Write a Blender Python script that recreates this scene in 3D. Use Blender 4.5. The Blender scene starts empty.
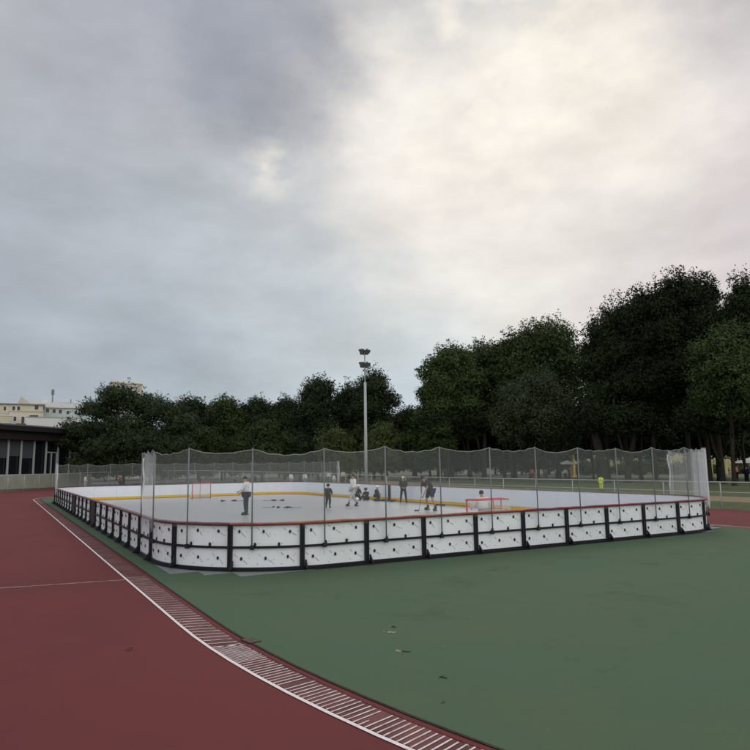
import bpy, bmesh, math, random
import numpy as np
from mathutils import Vector, Matrix, noise
random.seed(7)
sc = bpy.context.scene
COL = sc.collection
# ---------------------------------------------------------------- camera frame (metres, rink axes)
F, PIT, ROL, H = 663.88, .1363, -.0132, 2.3453
CX, CY, YAW = -3.5163, -14.4225, .512

def ray(x, y):
    a = x-375; b = y-375; cr, sr = math.cos(ROL), math.sin(ROL)
    X = a*cr+b*sr; Y = -a*sr+b*cr
    r = X/F; v = -Y/F
    cp, sp = math.cos(PIT), math.sin(PIT)
    fw = cp-v*sp; u = sp+v*cp
    c, s = math.cos(YAW), math.sin(YAW)
    return Vector((r*c+fw*s, -r*s+fw*c, u))

def at(x, dist, y=466.0):
    """ground position seen in the direction of column x, at a horizontal distance"""
    d = ray(x, y); k = dist/math.hypot(d.x, d.y)
    return Vector((CX+d.x*k, CY+d.y*k, 0))

def zat(x, y, dist):
    d = ray(x, y); k = dist/math.hypot(d.x, d.y)
    return H+d.z*k

# ---------------------------------------------------------------- materials
MATS = {}
def lin(c):
    return tuple(((v/255)/12.92 if v/255 <= .04045 else ((v/255+.055)/1.055)**2.4) for v in c)

def mat(name, col, rough=.7, spec=.3, metal=0, var=.12, scale=6, bump=0, bscale=30, second=None, sfac=.5, sscale=1.0, coord='Object', perobj=0):
    if name in MATS: return MATS[name]
    m = bpy.data.materials.new(name); m.use_nodes = True
    nt = m.node_tree; N = nt.nodes; Lk = nt.links
    b = N['Principled BSDF']
    b.inputs['Roughness'].default_value = rough
    b.inputs['Specular IOR Level'].default_value = spec
    b.inputs['Metallic'].default_value = metal
    tc = N.new('ShaderNodeTexCoord')
    n1 = N.new('ShaderNodeTexNoise'); n1.inputs['Scale'].default_value = scale; n1.inputs['Detail'].default_value = 6
    Lk.new(tc.outputs[coord], n1.inputs['Vector'])
    cr = N.new('ShaderNodeMapRange'); cr.inputs[1].default_value = .25; cr.inputs[2].default_value = .75
    cr.inputs[3].default_value = 1-var; cr.inputs[4].default_value = 1+var
    Lk.new(n1.outputs['Fac'], cr.inputs[0])
    base = N.new('ShaderNodeRGB'); base.outputs[0].default_value = (*col, 1)
    src = base.outputs[0]
    if second:
        n2 = N.new('ShaderNodeTexNoise'); n2.inputs['Scale'].default_value = sscale; n2.inputs['Detail'].default_value = 8; n2.inputs['Roughness'].default_value = .65
        Lk.new(tc.outputs[coord], n2.inputs['Vector'])
        mr = N.new('ShaderNodeMapRange'); mr.inputs[1].default_value = sfac-.12; mr.inputs[2].default_value = sfac+.15
        Lk.new(n2.outputs['Fac'], mr.inputs[0])
        mx = N.new('ShaderNodeMix'); mx.data_type = 'RGBA'
        Lk.new(mr.outputs[0], mx.inputs['Factor']); Lk.new(src, mx.inputs[6]); mx.inputs[7].default_value = (*second, 1)
        src = mx.outputs[2]
    vm = N.new('ShaderNodeVectorMath'); vm.operation = 'SCALE'
    Lk.new(src, vm.inputs[0]); Lk.new(cr.outputs[0], vm.inputs['Scale'])
    out = vm.outputs[0]
    if perobj:
        oi = N.new('ShaderNodeObjectInfo'); mr = N.new('ShaderNodeMapRange'); mr.inputs[3].default_value = 1-perobj; mr.inputs[4].default_value = 1+perobj
        Lk.new(oi.outputs['Random'], mr.inputs[0])
        v2 = N.new('ShaderNodeVectorMath'); v2.operation = 'SCALE'
        Lk.new(out, v2.inputs[0]); Lk.new(mr.outputs[0], v2.inputs['Scale']); out = v2.outputs[0]
    Lk.new(out, b.inputs['Base Color'])
    if bump:
        nb = N.new('ShaderNodeTexNoise'); nb.inputs['Scale'].default_value = bscale; nb.inputs['Detail'].default_value = 4
        Lk.new(tc.outputs[coord], nb.inputs['Vector'])
        bp = N.new('ShaderNodeBump'); bp.inputs['Strength'].default_value = bump; bp.inputs['Distance'].default_value = .01
        Lk.new(nb.outputs['Fac'], bp.inputs['Height']); Lk.new(bp.outputs[0], b.inputs['Normal'])
    MATS[name] = m
    return m

def leafmat(name, c1, c2):
    m = bpy.data.materials.new(name); m.use_nodes = True
    nt = m.node_tree; N = nt.nodes; Lk = nt.links; b = N['Principled BSDF']
    b.inputs['Roughness'].default_value = .7; b.inputs['Specular IOR Level'].default_value = .10
    g = N.new('ShaderNodeNewGeometry'); oi = N.new('ShaderNodeObjectInfo')
    tc = N.new('ShaderNodeTexCoord'); n = N.new('ShaderNodeTexNoise'); n.inputs['Scale'].default_value = .55; n.inputs['Detail'].default_value = 3
    Lk.new(tc.outputs['Object'], n.inputs['Vector'])
    a = N.new('ShaderNodeMath'); a.operation = 'MULTIPLY_ADD'; a.inputs[1].default_value = .45
    Lk.new(g.outputs['Random Per Island'], a.inputs[0])
    mr = N.new('ShaderNodeMapRange'); mr.inputs[1].default_value = .35; mr.inputs[2].default_value = .65; mr.inputs[4].default_value = .55
    Lk.new(n.outputs['Fac'], mr.inputs[0]); Lk.new(mr.outputs[0], a.inputs[2])
    mx = N.new('ShaderNodeMix'); mx.data_type = 'RGBA'; mx.inputs[6].default_value = (*c1, 1); mx.inputs[7].default_value = (*c2, 1)
    Lk.new(a.outputs[0], mx.inputs['Factor'])
    m2 = N.new('ShaderNodeMapRange'); m2.inputs[3].default_value = .8; m2.inputs[4].default_value = 1.2
    Lk.new(oi.outputs['Random'], m2.inputs[0])
    v = N.new('ShaderNodeVectorMath'); v.operation = 'SCALE'; Lk.new(mx.outputs[2], v.inputs[0]); Lk.new(m2.outputs[0], v.inputs['Scale'])
    Lk.new(v.outputs[0], b.inputs['Base Color'])
    MATS[name] = m
    return m

M_green = mat('court_paint', (.073, .121, .073), .85, .10, var=.11, scale=95, bump=.35, bscale=150, second=(.088, .119, .067), sfac=.54, sscale=.40)
M_track = mat('track_rubber', (.152, .037, .037), .85, .12, var=.17, scale=150, bump=.5, bscale=200, second=(.122, .034, .036), sfac=.54, sscale=.30)
M_band = mat('worn_band', (.175, .070, .066), .8, .2, var=.14, scale=40, bump=.3, bscale=140, second=(.085, .03, .03), sfac=.50, sscale=1.6)
M_line = mat('line_paint', (.74, .66, .64), .6, .3, var=.10, scale=25, second=(.5, .36, .34), sfac=.66, sscale=9)
M_line2 = mat('worn_line_paint', (.50, .37, .35), .6, .3, var=.2, scale=25, second=(.22, .09, .09), sfac=.5, sscale=6)
M_edge = mat('edge_groove', (.045, .035, .03), .9, .1, var=.4, scale=8)
M_ground = mat('bare_earth', (.115, .108, .088), .9, .1, var=.25, scale=.8, second=(.075, .085, .045), sfac=.5, sscale=.06)
M_yard = mat('paved_yard', (.115, .112, .105), .85, .2, var=.12, scale=.6)
M_lawn = mat('lawn_grass', (.060, .085, .030), .9, .1, var=.3, scale=1.2, second=(.10, .12, .045), sfac=.5, sscale=.15)
M_path = mat('sandy_path', (.24, .18, .115), .9, .1, var=.15, scale=1.5)
M_floor = mat('sport_tile', (.375, .38, .395), .30, .40, var=.04, scale=.9, perobj=0)
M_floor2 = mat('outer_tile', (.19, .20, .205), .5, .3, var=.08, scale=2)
M_white = mat('board_white', (.81, .835, .84), .38, .4, var=.05, scale=2.2, bump=.06, bscale=3, second=(.66, .68, .67), sfac=.60, sscale=1.1, perobj=.05)
M_inner = mat('inner_board_white', (.80, .83, .87), .3, .45, var=.03, scale=2)
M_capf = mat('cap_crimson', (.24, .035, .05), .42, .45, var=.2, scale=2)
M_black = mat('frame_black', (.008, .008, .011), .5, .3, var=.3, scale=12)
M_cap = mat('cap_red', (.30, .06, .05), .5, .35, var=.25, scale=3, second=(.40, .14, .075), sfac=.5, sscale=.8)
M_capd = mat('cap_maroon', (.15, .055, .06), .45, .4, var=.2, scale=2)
M_yel = mat('kick_yellow', (.80, .47, .02), .4, .4, var=.06, scale=3)
M_galv = mat('galvanised', (.19, .20, .20), .5, .4, metal=.3, var=.12, scale=4)
M_pole = mat('pole_grey', (.42, .44, .42), .55, .35, var=.08, scale=3)
M_dark = mat('dark_plastic', (.018, .018, .02), .5, .35, var=.2)
M_red = mat('goal_red', (.52, .04, .06), .4, .4, var=.1)
M_bark = mat('bark', (.034, .028, .022), .9, .1, var=.35, scale=3, bump=.6, bscale=8)
M_glass = mat('dark_glass', (.012, .014, .018), .12, .5, var=.2, scale=.5)
M_alu = mat('aluminium_frame', (.42, .44, .43), .5, .4, var=.06)
M_fascia = mat('fascia_dark', (.018, .013, .015), .6, .3, var=.15, scale=.6)
M_rooftop = mat('roof_edge', (.16, .16, .165), .6, .3, var=.1, scale=.6)
M_conc = mat('pale_concrete', (.36, .36, .29), .85, .2, var=.12, scale=.8)
M_blind = mat('window_blind', (.075, .08, .085), .8, .1, var=.08)
M_beige = mat('beige_render', (.56, .52, .41), .9, .1, var=.07, scale=.4)
M_peach = mat('peach_render', (.64, .56, .47), .9, .1, var=.07, scale=.4)
M_mint = mat('mint_render', (.50, .61, .58), .9, .1, var=.05, scale=.4)
M_whitew = mat('white_render', (.70, .70, .67), .9, .1, var=.05, scale=.3)
M_conc2 = mat('tank_render', (.56, .53, .46), .9, .1, var=.06, scale=.5)
M_yelb = mat('yellow_render', (.52, .48, .24), .9, .1, var=.15, scale=.5)
M_yelp = mat('yellow_paint', (.70, .48, .04), .6, .3, var=.1)
M_cream = mat('cream_render', (.55, .52, .36), .9, .1, var=.12, scale=.5)
M_rope = mat('net_rope', (.34, .35, .33), .8, .1, var=.2)
M_hem = mat('net_hem', (.62, .63, .64), .8, .1, var=.08)
M_lamp = mat('lamp_grey', (.03, .032, .034), .5, .4, var=.1)
M_lens = mat('lamp_glass', (.16, .17, .17), .15, .6, var=.05)

def netmat(name, coverage, col, pitch, diamond=True):
    m = bpy.data.materials.new(name); m.use_nodes = True
    nt = m.node_tree; N = nt.nodes; Lk = nt.links
    N.remove(N['Principled BSDF']); out = N['Material Output']
    tc = N.new('ShaderNodeUVMap')
    mp = N.new('ShaderNodeMapping'); mp.inputs['Rotation'].default_value = (0, 0, math.pi/4 if diamond else 0)
    mp.inputs['Scale'].default_value = (1/pitch,)*3
    Lk.new(tc.outputs[0], mp.inputs['Vector'])
    sp = N.new('ShaderNodeSeparateXYZ'); Lk.new(mp.outputs[0], sp.inputs[0])
    w = 1-math.sqrt(1-coverage)
    outs = []
    for ax in 'XY':
        f = N.new('ShaderNodeMath'); f.operation = 'FRACT'; Lk.new(sp.outputs[ax], f.inputs[0])
        l = N.new('ShaderNodeMath'); l.operation = 'LESS_THAN'; l.inputs[1].default_value = w; Lk.new(f.outputs[0], l.inputs[0])
        outs.append(l.outputs[0])
    mx = N.new('ShaderNodeMath'); mx.operation = 'MAXIMUM'; Lk.new(outs[0], mx.inputs[0]); Lk.new(outs[1], mx.inputs[1])
    d = N.new('ShaderNodeBsdfDiffuse'); d.inputs['Color'].default_value = (*col, 1)
    t2 = N.new('ShaderNodeBsdfTranslucent'); t2.inputs['Color'].default_value = (*col, 1)
    ms = N.new('ShaderNodeMixShader'); ms.inputs[0].default_value = .4; Lk.new(d.outputs[0], ms.inputs[1]); Lk.new(t2.outputs[0], ms.inputs[2])
    t = N.new('ShaderNodeBsdfTransparent')
    m2 = N.new('ShaderNodeMixShader'); Lk.new(mx.outputs[0], m2.inputs[0]); Lk.new(t.outputs[0], m2.inputs[1]); Lk.new(ms.outputs[0], m2.inputs[2])
    Lk.new(m2.outputs[0], out.inputs['Surface'])
    MATS[name] = m
    return m
M_net = netmat('netting', .145, (.48, .52, .47), .021)
M_net2 = netmat('bunched_netting', .30, (.78, .78, .80), .021)
M_net3 = netmat('folded_netting', .16, (.74, .75, .76), .021)
M_goalnet = netmat('goal_netting', .32, (.72, .72, .72), .045)
M_link = netmat('chain_link', .10, (.30, .30, .29), .06)

# ---------------------------------------------------------------- mesh builder
class MB:
    def __init__(s): s.v = []; s.f = []; s.mi = []; s.uv = None
    def add(s, vs, fs, mi=0):
        o = len(s.v); s.v += [tuple(v) for v in vs]
        for f in fs: s.f.append(tuple(i+o for i in f)); s.mi.append(mi)
        return s
    def box(s, lo, hi, mi=0, mtx=None):
        x0, y0, z0 = lo; x1, y1, z1 = hi
        vs = [(x0, y0, z0), (x1, y0, z0), (x1, y1, z0), (x0, y1, z0), (x0, y0, z1), (x1, y0, z1), (x1, y1, z1), (x0, y1, z1)]
        if mtx: vs = [tuple(mtx @ Vector(v)) for v in vs]
        return s.add(vs, [(3, 2, 1, 0), (4, 5, 6, 7), (0, 1, 5, 4), (1, 2, 6, 5), (2, 3, 7, 6), (3, 0, 4, 7)], mi)
    def tube(s, pts, radii, n=8, mi=0, cap=True):
        pts = [Vector(p) for p in pts]
        if not hasattr(radii, '__len__'): radii = [radii]*len(pts)
        rings = []; up = None
        for i, p in enumerate(pts):
            d = (pts[min(i+1, len(pts)-1)]-pts[max(i-1, 0)])
            d = d.normalized() if d.length > 1e-9 else Vector((0, 0, 1))
            if up is None: up = Vector((1, 0, 0)) if abs(d.x) < .8 else Vector((0, 1, 0))
            a = (up-d*up.dot(d)).normalized(); up = a; b = d.cross(a)
            rings.append([tuple(p+(a*math.cos(2*math.pi*k/n)+b*math.sin(2*math.pi*k/n))*radii[i]) for k in range(n)])
        vs = [v for r in rings for v in r]; fs = []
        for i in range(len(rings)-1):
            for k in range(n):
                fs.append((i*n+k, i*n+(k+1) % n, (i+1)*n+(k+1) % n, (i+1)*n+k))
        if cap:
            fs.append(tuple(range(n-1, -1, -1))); fs.append(tuple(range((len(rings)-1)*n, len(rings)*n)))
        return s.add(vs, fs, mi)
    def sphere(s, c, r, n=12, m=8, mi=0, zmin=-1):
        if not hasattr(r, '__len__'): r = (r, r, r)
        vs = []; fs = []
        for j in range(m+1):
            t = math.pi*j/m; z = max(math.cos(t), zmin)
            q = math.sin(t) if math.cos(t) >= zmin else math.sqrt(max(0, 1-zmin*zmin))*(m-j)/m
            for k in range(n):
                a = 2*math.pi*k/n; vs.append((c[0]+r[0]*q*math.cos(a), c[1]+r[1]*q*math.sin(a), c[2]+r[2]*z))
        for j in range(m):
            for k in range(n): fs.append((j*n+k, (j+1)*n+k, (j+1)*n+(k+1) % n, j*n+(k+1) % n))
        return s.add(vs, fs, mi)
    def build(s, name, mats, parent=None, off=None, smooth=False):
        me = bpy.data.meshes.new(name)
        vs = s.v
        if off is not None: vs = [(v[0]-off[0], v[1]-off[1], v[2]-off[2]) for v in vs]
        me.from_pydata(vs, [], s.f)
        if not isinstance(mats, (list, tuple)): mats = [mats]
        for m in mats: me.materials.append(m)
        me.polygons.foreach_set('material_index', s.mi)
        if smooth: me.polygons.foreach_set('use_smooth', [True]*len(s.f))
        if s.uv:
            u = me.uv_layers.new(name='UVMap')
            for p in me.polygons:
                for li, vi in zip(p.loop_indices, p.vertices): u.data[li].uv = s.uv[vi]
        me.update()
        o = bpy.data.objects.new(name, me); COL.objects.link(o)
        if parent: o.parent = parent
        return o

def tag(o, label=None, cat=None, group=None, kind=None):
    if label: o['label'] = label
    if cat: o['category'] = cat
    if group: o['group'] = group
    if kind: o['kind'] = kind
    return o
def empty(name, loc, label, cat, group=None, rz=0):
    o = bpy.data.objects.new(name, None); COL.objects.link(o); o.location = loc; o.rotation_euler = (0, 0, rz)
    o.empty_display_size = .2
    return tag(o, label, cat, group)
def copy_tree(o, parent=None):
    c = o.copy(); COL.objects.link(c)
    if parent: c.parent = parent
    for ch in list(o.children): copy_tree(ch, c)
    return c

# ---------------------------------------------------------------- sheets of ground
def sheet(name, pts, z, m, kind='structure', sub=False):
    b = MB(); b.add([(x, y, z) for x, y in pts], [tuple(range(len(pts)))]); o = b.build(name, m)
    return tag(o, kind=kind)

sheet('ground', [(-1500, -1500), (1500, -1500), (1500, 1500), (-1500, 1500)], -.004, M_ground)

def oval(R, cx=9.45, y0=-3.9, y1=46.5, n=40, x_right=None, grow=1.0):
    pts = []
    for k in range(n+1):
        a = math.pi*k/n; pts.append((cx+R*math.cos(a), y1+R*math.sin(a)))
    for k in range(n+1):
        a = math.pi+math.pi*k/n; pts.append((cx+R*math.cos(a), y0+(R+6)*math.sin(a)))
    return pts
# the red track: the oval plus the red apron that runs on to the left and towards the far fence
tr = [(28.0, -40), (28.0, 47)]
for k in range(1, 14):
    a = math.radians(k*6.5); tr.append((9.45+18.55*math.cos(a), 47+18.55*math.sin(a)+k*.8))
tr += [(14, 97), (9.7, 93), (3, 85.5), (-2.35, 73.9), (-7, 62), (-16, 40), (-24, 10), (-30, -40)]
sheet('running_track', tr, 0, M_track)
sheet('worn_lane_band', oval(10.42, n=60), .004, M_band)
def band(name, r0, r1, z, m, t0=None, n=70, pts=None):
    A = oval(r0, n=n); B = oval(r1, n=n); b = MB(); k = len(A)
    b.add([(x, y, z) for x, y in A]+[(x, y, z) for x, y in B], [(i, (i+1) % k, k+(i+1) % k, k+i) for i in range(k)])
    return tag(b.build(name, m), kind='structure')
band('lane_border', 9.955, 10.03, .008, M_track)          # plain red strip inside the hatching
sheet('infield', oval(9.93, n=70), .012, M_green)
band('infield_edge', 9.92, 9.955, .016, M_edge)
band('lane_line', 10.44, 10.487, .008, M_line)
# hatching between the line and the infield: one painted marking sheet
hb = MB(); R0, R1 = 10.44, 10.05
def ovp(R, s):
    """point and outward normal at arc position s (m, + = towards the far end on the left straight, - = round the near bend)"""
    if s >= 0: return Vector((9.45-R, -3.9+s, 0))
    a = math.pi-s/16.4
    return Vector((9.45+R*math.cos(a), -3.9+(R+6)*math.sin(a), 0))
s = -9.0; k = 0
while s < 5.2:
    st = .0875 if not (-2.35 < s < -1.5) else .055
    if s > -1.5: st = .19
    if s > 1.1: st = .22
    lean = .0 if s < -1.5 else -.13
    wd = (.016 if s < -1.5 else .020) if s < 1.1 else .012
    r1 = R1+random.uniform(-.015, .02) if not (-4.95 < s < -4.8) else 10.3
    p0 = ovp(R0-.005, s); p1 = ovp(r1, s+lean); p2 = ovp(r1, s+lean+wd*1.4); p3 = ovp(R0-.005, s+wd*1.4)
    if not (-3.5 < s < -3.40):
        hb.add([(p.x, p.y, .009) for p in (p0, p1, p2, p3)], [(0, 1, 2, 3)])
    s += st
tag(hb.build('lane_hatching', M_line2 if False else mat('hatch_paint', (.66, .55, .53), .6, .3, var=.2, scale=25, second=(.3, .15, .15), sfac=.58, sscale=5)), kind='structure')
sheet('finish_line', [(-1.05, .98), (-12, 2.72), (-12, 2.77), (-1.05, 1.04)], .005, M_line2)
def smear(name, x, y, L_, W_, a, z, m, seed):
    rg = random.Random(seed); n = 26; b = MB(); c, s_ = math.cos(a), math.sin(a); pts = []
    for k in range(n):
        t = 2*math.pi*k/n; f = 1+rg.uniform(-.28, .28); u, v = L_*f*math.cos(t), W_*f*math.sin(t); pts.append((x+u*c-v*s_, y+u*s_+v*c, z))
    b.add(pts, [tuple(range(n))]); return tag(b.build(name, m), kind='structure')
def stainmat(name, col, amt, scale):
    m = mat(name, col, .85, .1, var=.1, scale=40); nt = m.node_tree; N = nt.nodes; Lk = nt.links
    tc = N.new('ShaderNodeTexCoord'); n = N.new('ShaderNodeTexNoise'); n.inputs['Scale'].default_value = scale; n.inputs['Detail'].default_value = 8; n.inputs['Roughness'].default_value = .7
    Lk.new(tc.outputs['Object'], n.inputs['Vector']); r = N.new('ShaderNodeMapRange'); r.inputs[1].default_value = .5; r.inputs[2].default_value = .8; r.inputs[4].default_value = amt
    Lk.new(n.outputs['Fac'], r.inputs[0]); Lk.new(r.outputs[0], N['Principled BSDF'].inputs['Alpha']); return m
S1 = stainmat('court_stain', (.045, .075, .045), .22, 1.2)
for i, (x, y, l, w, a) in enumerate([(4.6, -3.2, 2.6, .5, .35), (2.4, -5.2, 1.1, .6, 1.2), (7.5, -2.2, 2.8, .4, .1), (1.2, -2.6, 1.3, .5, -.4), (3.2, -8.0, 1.0, .5, .6), (11, -3.4, 3.0, .7, .2), (6.0, -6.5, 1.8, .8, .9)]): smear('court_stain', x, y, l, w, a, .0165+.0006*i, S1, i)
# ground beyond the fence
sheet('footpath', [(34, -30), (39.5, -30), (39.5, 30), (44, 60), (60, 100), (50, 100), (40, 62), (34, 30)], .001, M_path)
sheet('lawn', [(39.6, -60), (160, -60), (160, 40), (80, 62), (58, 62), (46, 60), (39.6, 30)], 0, M_lawn)
sheet('grass_verge', [(28.3, -30), (33.9, -30), (33.9, 30), (38, 60), (33, 60), (28.3, 47)], 0, M_lawn)
sheet('paved_yard', [(-60, 100), (-14, 66), (-3, 84), (8, 97), (24, 98), (36, 72), (52, 110), (70, 230), (-60, 230)], .003, M_yard)

# ---------------------------------------------------------------- rink outline by arc length
W, L, R = 19.6, 41.7, 3.3
A4 = math.pi*R/2
PER = 2*(W-2*R)+2*(L-2*R)+4*A4
def outline(s):
    """s from (R,0) along +x anticlockwise; returns point, outward normal"""
    s %= PER
    segs = [(W-2*R, 's', (R, 0), (1, 0)), (A4, 'c', (W-R, R), -90), (L-2*R, 's', (W, R), (0, 1)), (A4, 'c', (W-R, L-R), 0),
            (W-2*R, 's', (W-R, L), (-1, 0)), (A4, 'c', (R, L-R), 90), (L-2*R, 's', (0, L-R), (0, -1)), (A4, 'c', (R, R), 180)]
    for ln, t, a, b in segs:
        if s <= ln:
            if t == 's': return Vector((a[0]+b[0]*s, a[1]+b[1]*s, 0)), Vector((b[1], -b[0], 0))
            an = math.radians(b)+s/R; n = Vector((math.cos(an), math.sin(an), 0)); return Vector((a[0], a[1], 0))+n*R, n
        s -= ln
    return outline(0)
NP = 71; PL = PER/NP; S0 = -.66+.0
def spts(s0, s1, step=.35):
    m = 1
    p0, n0 = outline(s0); p1, n1 = outline(s1); pm, nm = outline((s0+s1)/2)
    if (n0-n1).length > .01 or (n0-nm).length > .01: m = max(1, int(math.ceil((s1-s0)/step)))
    return [outline(s0+(s1-s0)*i/m) for i in range(m+1)]
def ribbon(b, s0, s1, d0, d1, z0, z1, mi=0, step=.35):
    P = spts(s0, s1, step); vs = []
    for p, n in P:
        for d, z in ((d0, z0), (d1, z0), (d1, z1), (d0, z1)): vs.append((p.x+n.x*d, p.y+n.y*d, z))
    fs = []
    for i in range(len(P)-1):
        for k in range(4): fs.append((i*4+k, (i+1)*4+k, (i+1)*4+(k+1) % 4, i*4+(k+1) % 4))
    fs.append((0, 1, 2, 3)); fs.append(tuple((len(P)-1)*4+k for k in (3, 2, 1, 0)))
    b.add(vs, fs, mi)
def quadstrip(b, sa, za, sb, zb, w, d, mi):
    """thin raised slot on the outer face from (sa,za) to (sb,zb)"""
    pa, na = outline(sa); pb, nb = outline(sb)
    t = Vector((sb-sa, zb-za)); t.normalize(); q = Vector((-t.y, t.x))*w/2
    c = []
    for (s_, z_) in ((sa, za), (sb, zb)):
        for sg in (1, -1):
            p, n = outline(s_+q.x*sg); c.append((p.x+n.x*d, p.y+n.y*d, z_+q.y*sg))
    b.add(c, [(0, 1, 3, 2)], mi)
def disc(b, s, z, r, rz, d, mi):
    vs = []
    for k in range(8):
        a = 2*math.pi*k/8; p, n = outline(s+r*math.cos(a)); vs.append((p.x+n.x*d, p.y+n.y*d, z+rz*math.sin(a)))
    for k in range(8):
        x, y, z_ = vs[k]; p, n = outline(s); vs.append((x+n.x*.02, y+n.y*.02, z_))
    b.add(vs, [tuple(range(8, 16))]+[(k, (k+1) % 8, 8+(k+1) % 8, 8+k) for k in range(8)], mi)

boards = empty('rink_barrier', (W/2, L/2, 0), 'white panelled hockey rink barrier with black frames and red top rail', 'rink boards')
BO = boards.location
rr = random.Random(3)
for i in range(NP):
    s0 = S0+i*PL; s1 = s0+PL; g = .004
    p, n = outline((s0+s1)/2)
    left = n.x < -.8
    gate = left and (15.0 < p.y < 17.2 or 23.4 < p.y < 25.4)
    b = MB()
    ribbon(b, s0+g, s1-g, -.03, -.014, .05, 1.055)
    ribbon(b, s0+g, s1-g, -.036, -.0305, .221, 1.05, 2)
    if not gate:
        for (zz, row) in ((.83, 0), (.31, 1)):
            for fr in (.14, .48, .82):
                fs_ = s0+PL*fr+rr.uniform(-.03, .03); z_ = zz+rr.uniform(-.02, .02)+(.07 if row == 0 else 0)
                disc(b, fs_, z_, .027, .04, -.014, 1)
                if rr.random() < .8: quadstrip(b, fs_-.18+rr.uniform(0, .04), z_+.095, fs_-.09, z_+.035, rr.uniform(.005, .009), -.011, 1)
                if rr.random() < .9: quadstrip(b, fs_+.05, z_-.03, fs_+.12+rr.uniform(0, .08), z_-.085-rr.uniform(0, .06), rr.uniform(.006, .010), -.011, 1)
                for _ in range(2):
                    disc(b, fs_+rr.uniform(.12, .3), z_+rr.uniform(-.1, .1), .008, .008, -.03, 1)
            for fr in (.35, .68):
                zb = .56+.04 if row == 0 else .10+.03
                if row == 0: disc(b, s0+PL*fr, .61, .03, .045, -.014, 1)
                disc(b, s0+PL*fr+rr.uniform(.05, .1), zb+.02+rr.uniform(0, .05), .009, .009, -.03, 1)
    panel = b.build('board_panel', [M_white, M_dark, M_inner], boards, BO)
    if gate: panel['label'] = 'dark gate panel in the left side boards'
    b = MB(); pw = .052
    ribbon(b, s0+g, s0+pw, -.013, .055, .05, 1.055); ribbon(b, s1-pw, s1-g, -.013, .055, .05, 1.055)
    ribbon(b, s0+pw, s1-pw, -.013, .045, .525, .575); ribbon(b, s0+pw, s1-pw, -.013, .045, .05, .105)
    ribbon(b, s0+pw, s1-pw, -.013, .03, 1.03, 1.055)
    if gate:
        ribbon(b, s0+pw, s1-pw, -.012, .03, .106, .524); ribbon(b, s0+pw, s1-pw, -.012, .03, .576, 1.029)
    b.build('panel_frame', M_black, panel, BO)
    # outward foot at the joint
    b = MB(); q, m = outline(s0+.075); t = Vector((-m.y, m.x, 0)); vs = []
    for sg in (-.02, .02):
        for d, z in ((.056, .05), (.20, .05), (.20, .075), (.056, .25)): vs.append(q+m*d+t*sg+Vector((0, 0, z)))
    b.add(vs, [(0, 1, 2, 3), (7, 6, 5, 4), (0, 4, 5, 1), (1, 5, 6, 2), (2, 6, 7, 3), (3, 7, 4, 0)])
    b.build('brace_foot', M_black, panel, BO)
    b = MB(); ribbon(b, s0, s1, -.05, .10, .013+.012, .048); b.build('base_rail', M_black, panel, BO)
    b = MB(); P = spts(s0+.002, s1-.002); wob = [rr.uniform(-.008, .012) for _ in range(8)]
    # top rail, slightly wavy
    vs = []; fs = []; m_ = 5; PP = [outline(s0+.002+(s1-s0-.004)*k/m_) for k in range(m_+1)]
    for k, (q, m) in enumerate(PP):
        w_ = wob[k] if 0 < k < m_ else 0
        for d, z in ((-.055, 1.056), (.06, 1.056), (.068, 1.078+w_*.5), (.055, 1.10+w_), (-.05, 1.10+w_)): vs.append((q.x+m.x*d, q.y+m.y*d, z))
    for k in range(m_):
        for j in range(5): fs.append((k*5+j, (k+1)*5+j, (k+1)*5+(j+1) % 5, k*5+(j+1) % 5))
    fs += [(0, 1, 2, 3, 4), tuple(m_*5+j for j in (4, 3, 2, 1, 0))]
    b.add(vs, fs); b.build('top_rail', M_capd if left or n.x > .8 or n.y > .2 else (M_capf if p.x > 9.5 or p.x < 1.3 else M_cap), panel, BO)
    b = MB(); ribbon(b, s0+.003, s1-.003, -.042, -.031, .03, .22); b.build('kick_plate', M_yel, panel, BO)
    if n.x > .8 and 24.5 < p.y < 26.2:
        b = MB(); ribbon(b, s0+.7, s0+1.05, -.055, -.043, .03, 1.05); b.build('gate_gap', M_dark, panel, BO)

# floor of tiles, stair-stepped under the corners
def inside(x, y, grow=0):
    cx = min(max(x, R), W-R); cy = min(max(y, R), L-R)
    return math.hypot(x-cx, y-cy) <= R+grow
b = MB(); b2 = MB(); T = .61; nx = int(W/T)+3; ny = int(L/T)+3; ox = -.07; oy = -.06
tm = []
for i in range(nx):
    for j in range(ny):
        x0 = ox+i*T; y0 = oy+j*T
        qx = min(max(W/2, x0), x0+T); qy = min(max(L/2, y0), y0+T)
        if inside(qx, qy, -.02 if x0 < 6 and y0 < 6 else -.25):
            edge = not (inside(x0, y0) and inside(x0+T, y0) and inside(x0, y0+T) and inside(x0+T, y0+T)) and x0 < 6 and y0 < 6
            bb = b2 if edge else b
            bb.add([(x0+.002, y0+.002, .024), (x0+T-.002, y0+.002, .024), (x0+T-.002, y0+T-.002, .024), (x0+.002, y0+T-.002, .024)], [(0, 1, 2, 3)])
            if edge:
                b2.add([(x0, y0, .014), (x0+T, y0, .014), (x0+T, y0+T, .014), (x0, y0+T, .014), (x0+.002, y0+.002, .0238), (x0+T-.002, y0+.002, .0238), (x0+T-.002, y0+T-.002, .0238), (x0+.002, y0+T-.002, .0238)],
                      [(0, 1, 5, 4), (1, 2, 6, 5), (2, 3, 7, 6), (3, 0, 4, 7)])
tag(b.build('rink_floor', M_floor), kind='structure'); tag(b2.build('floor_edge_tiles', M_floor2), kind='structure')

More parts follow.
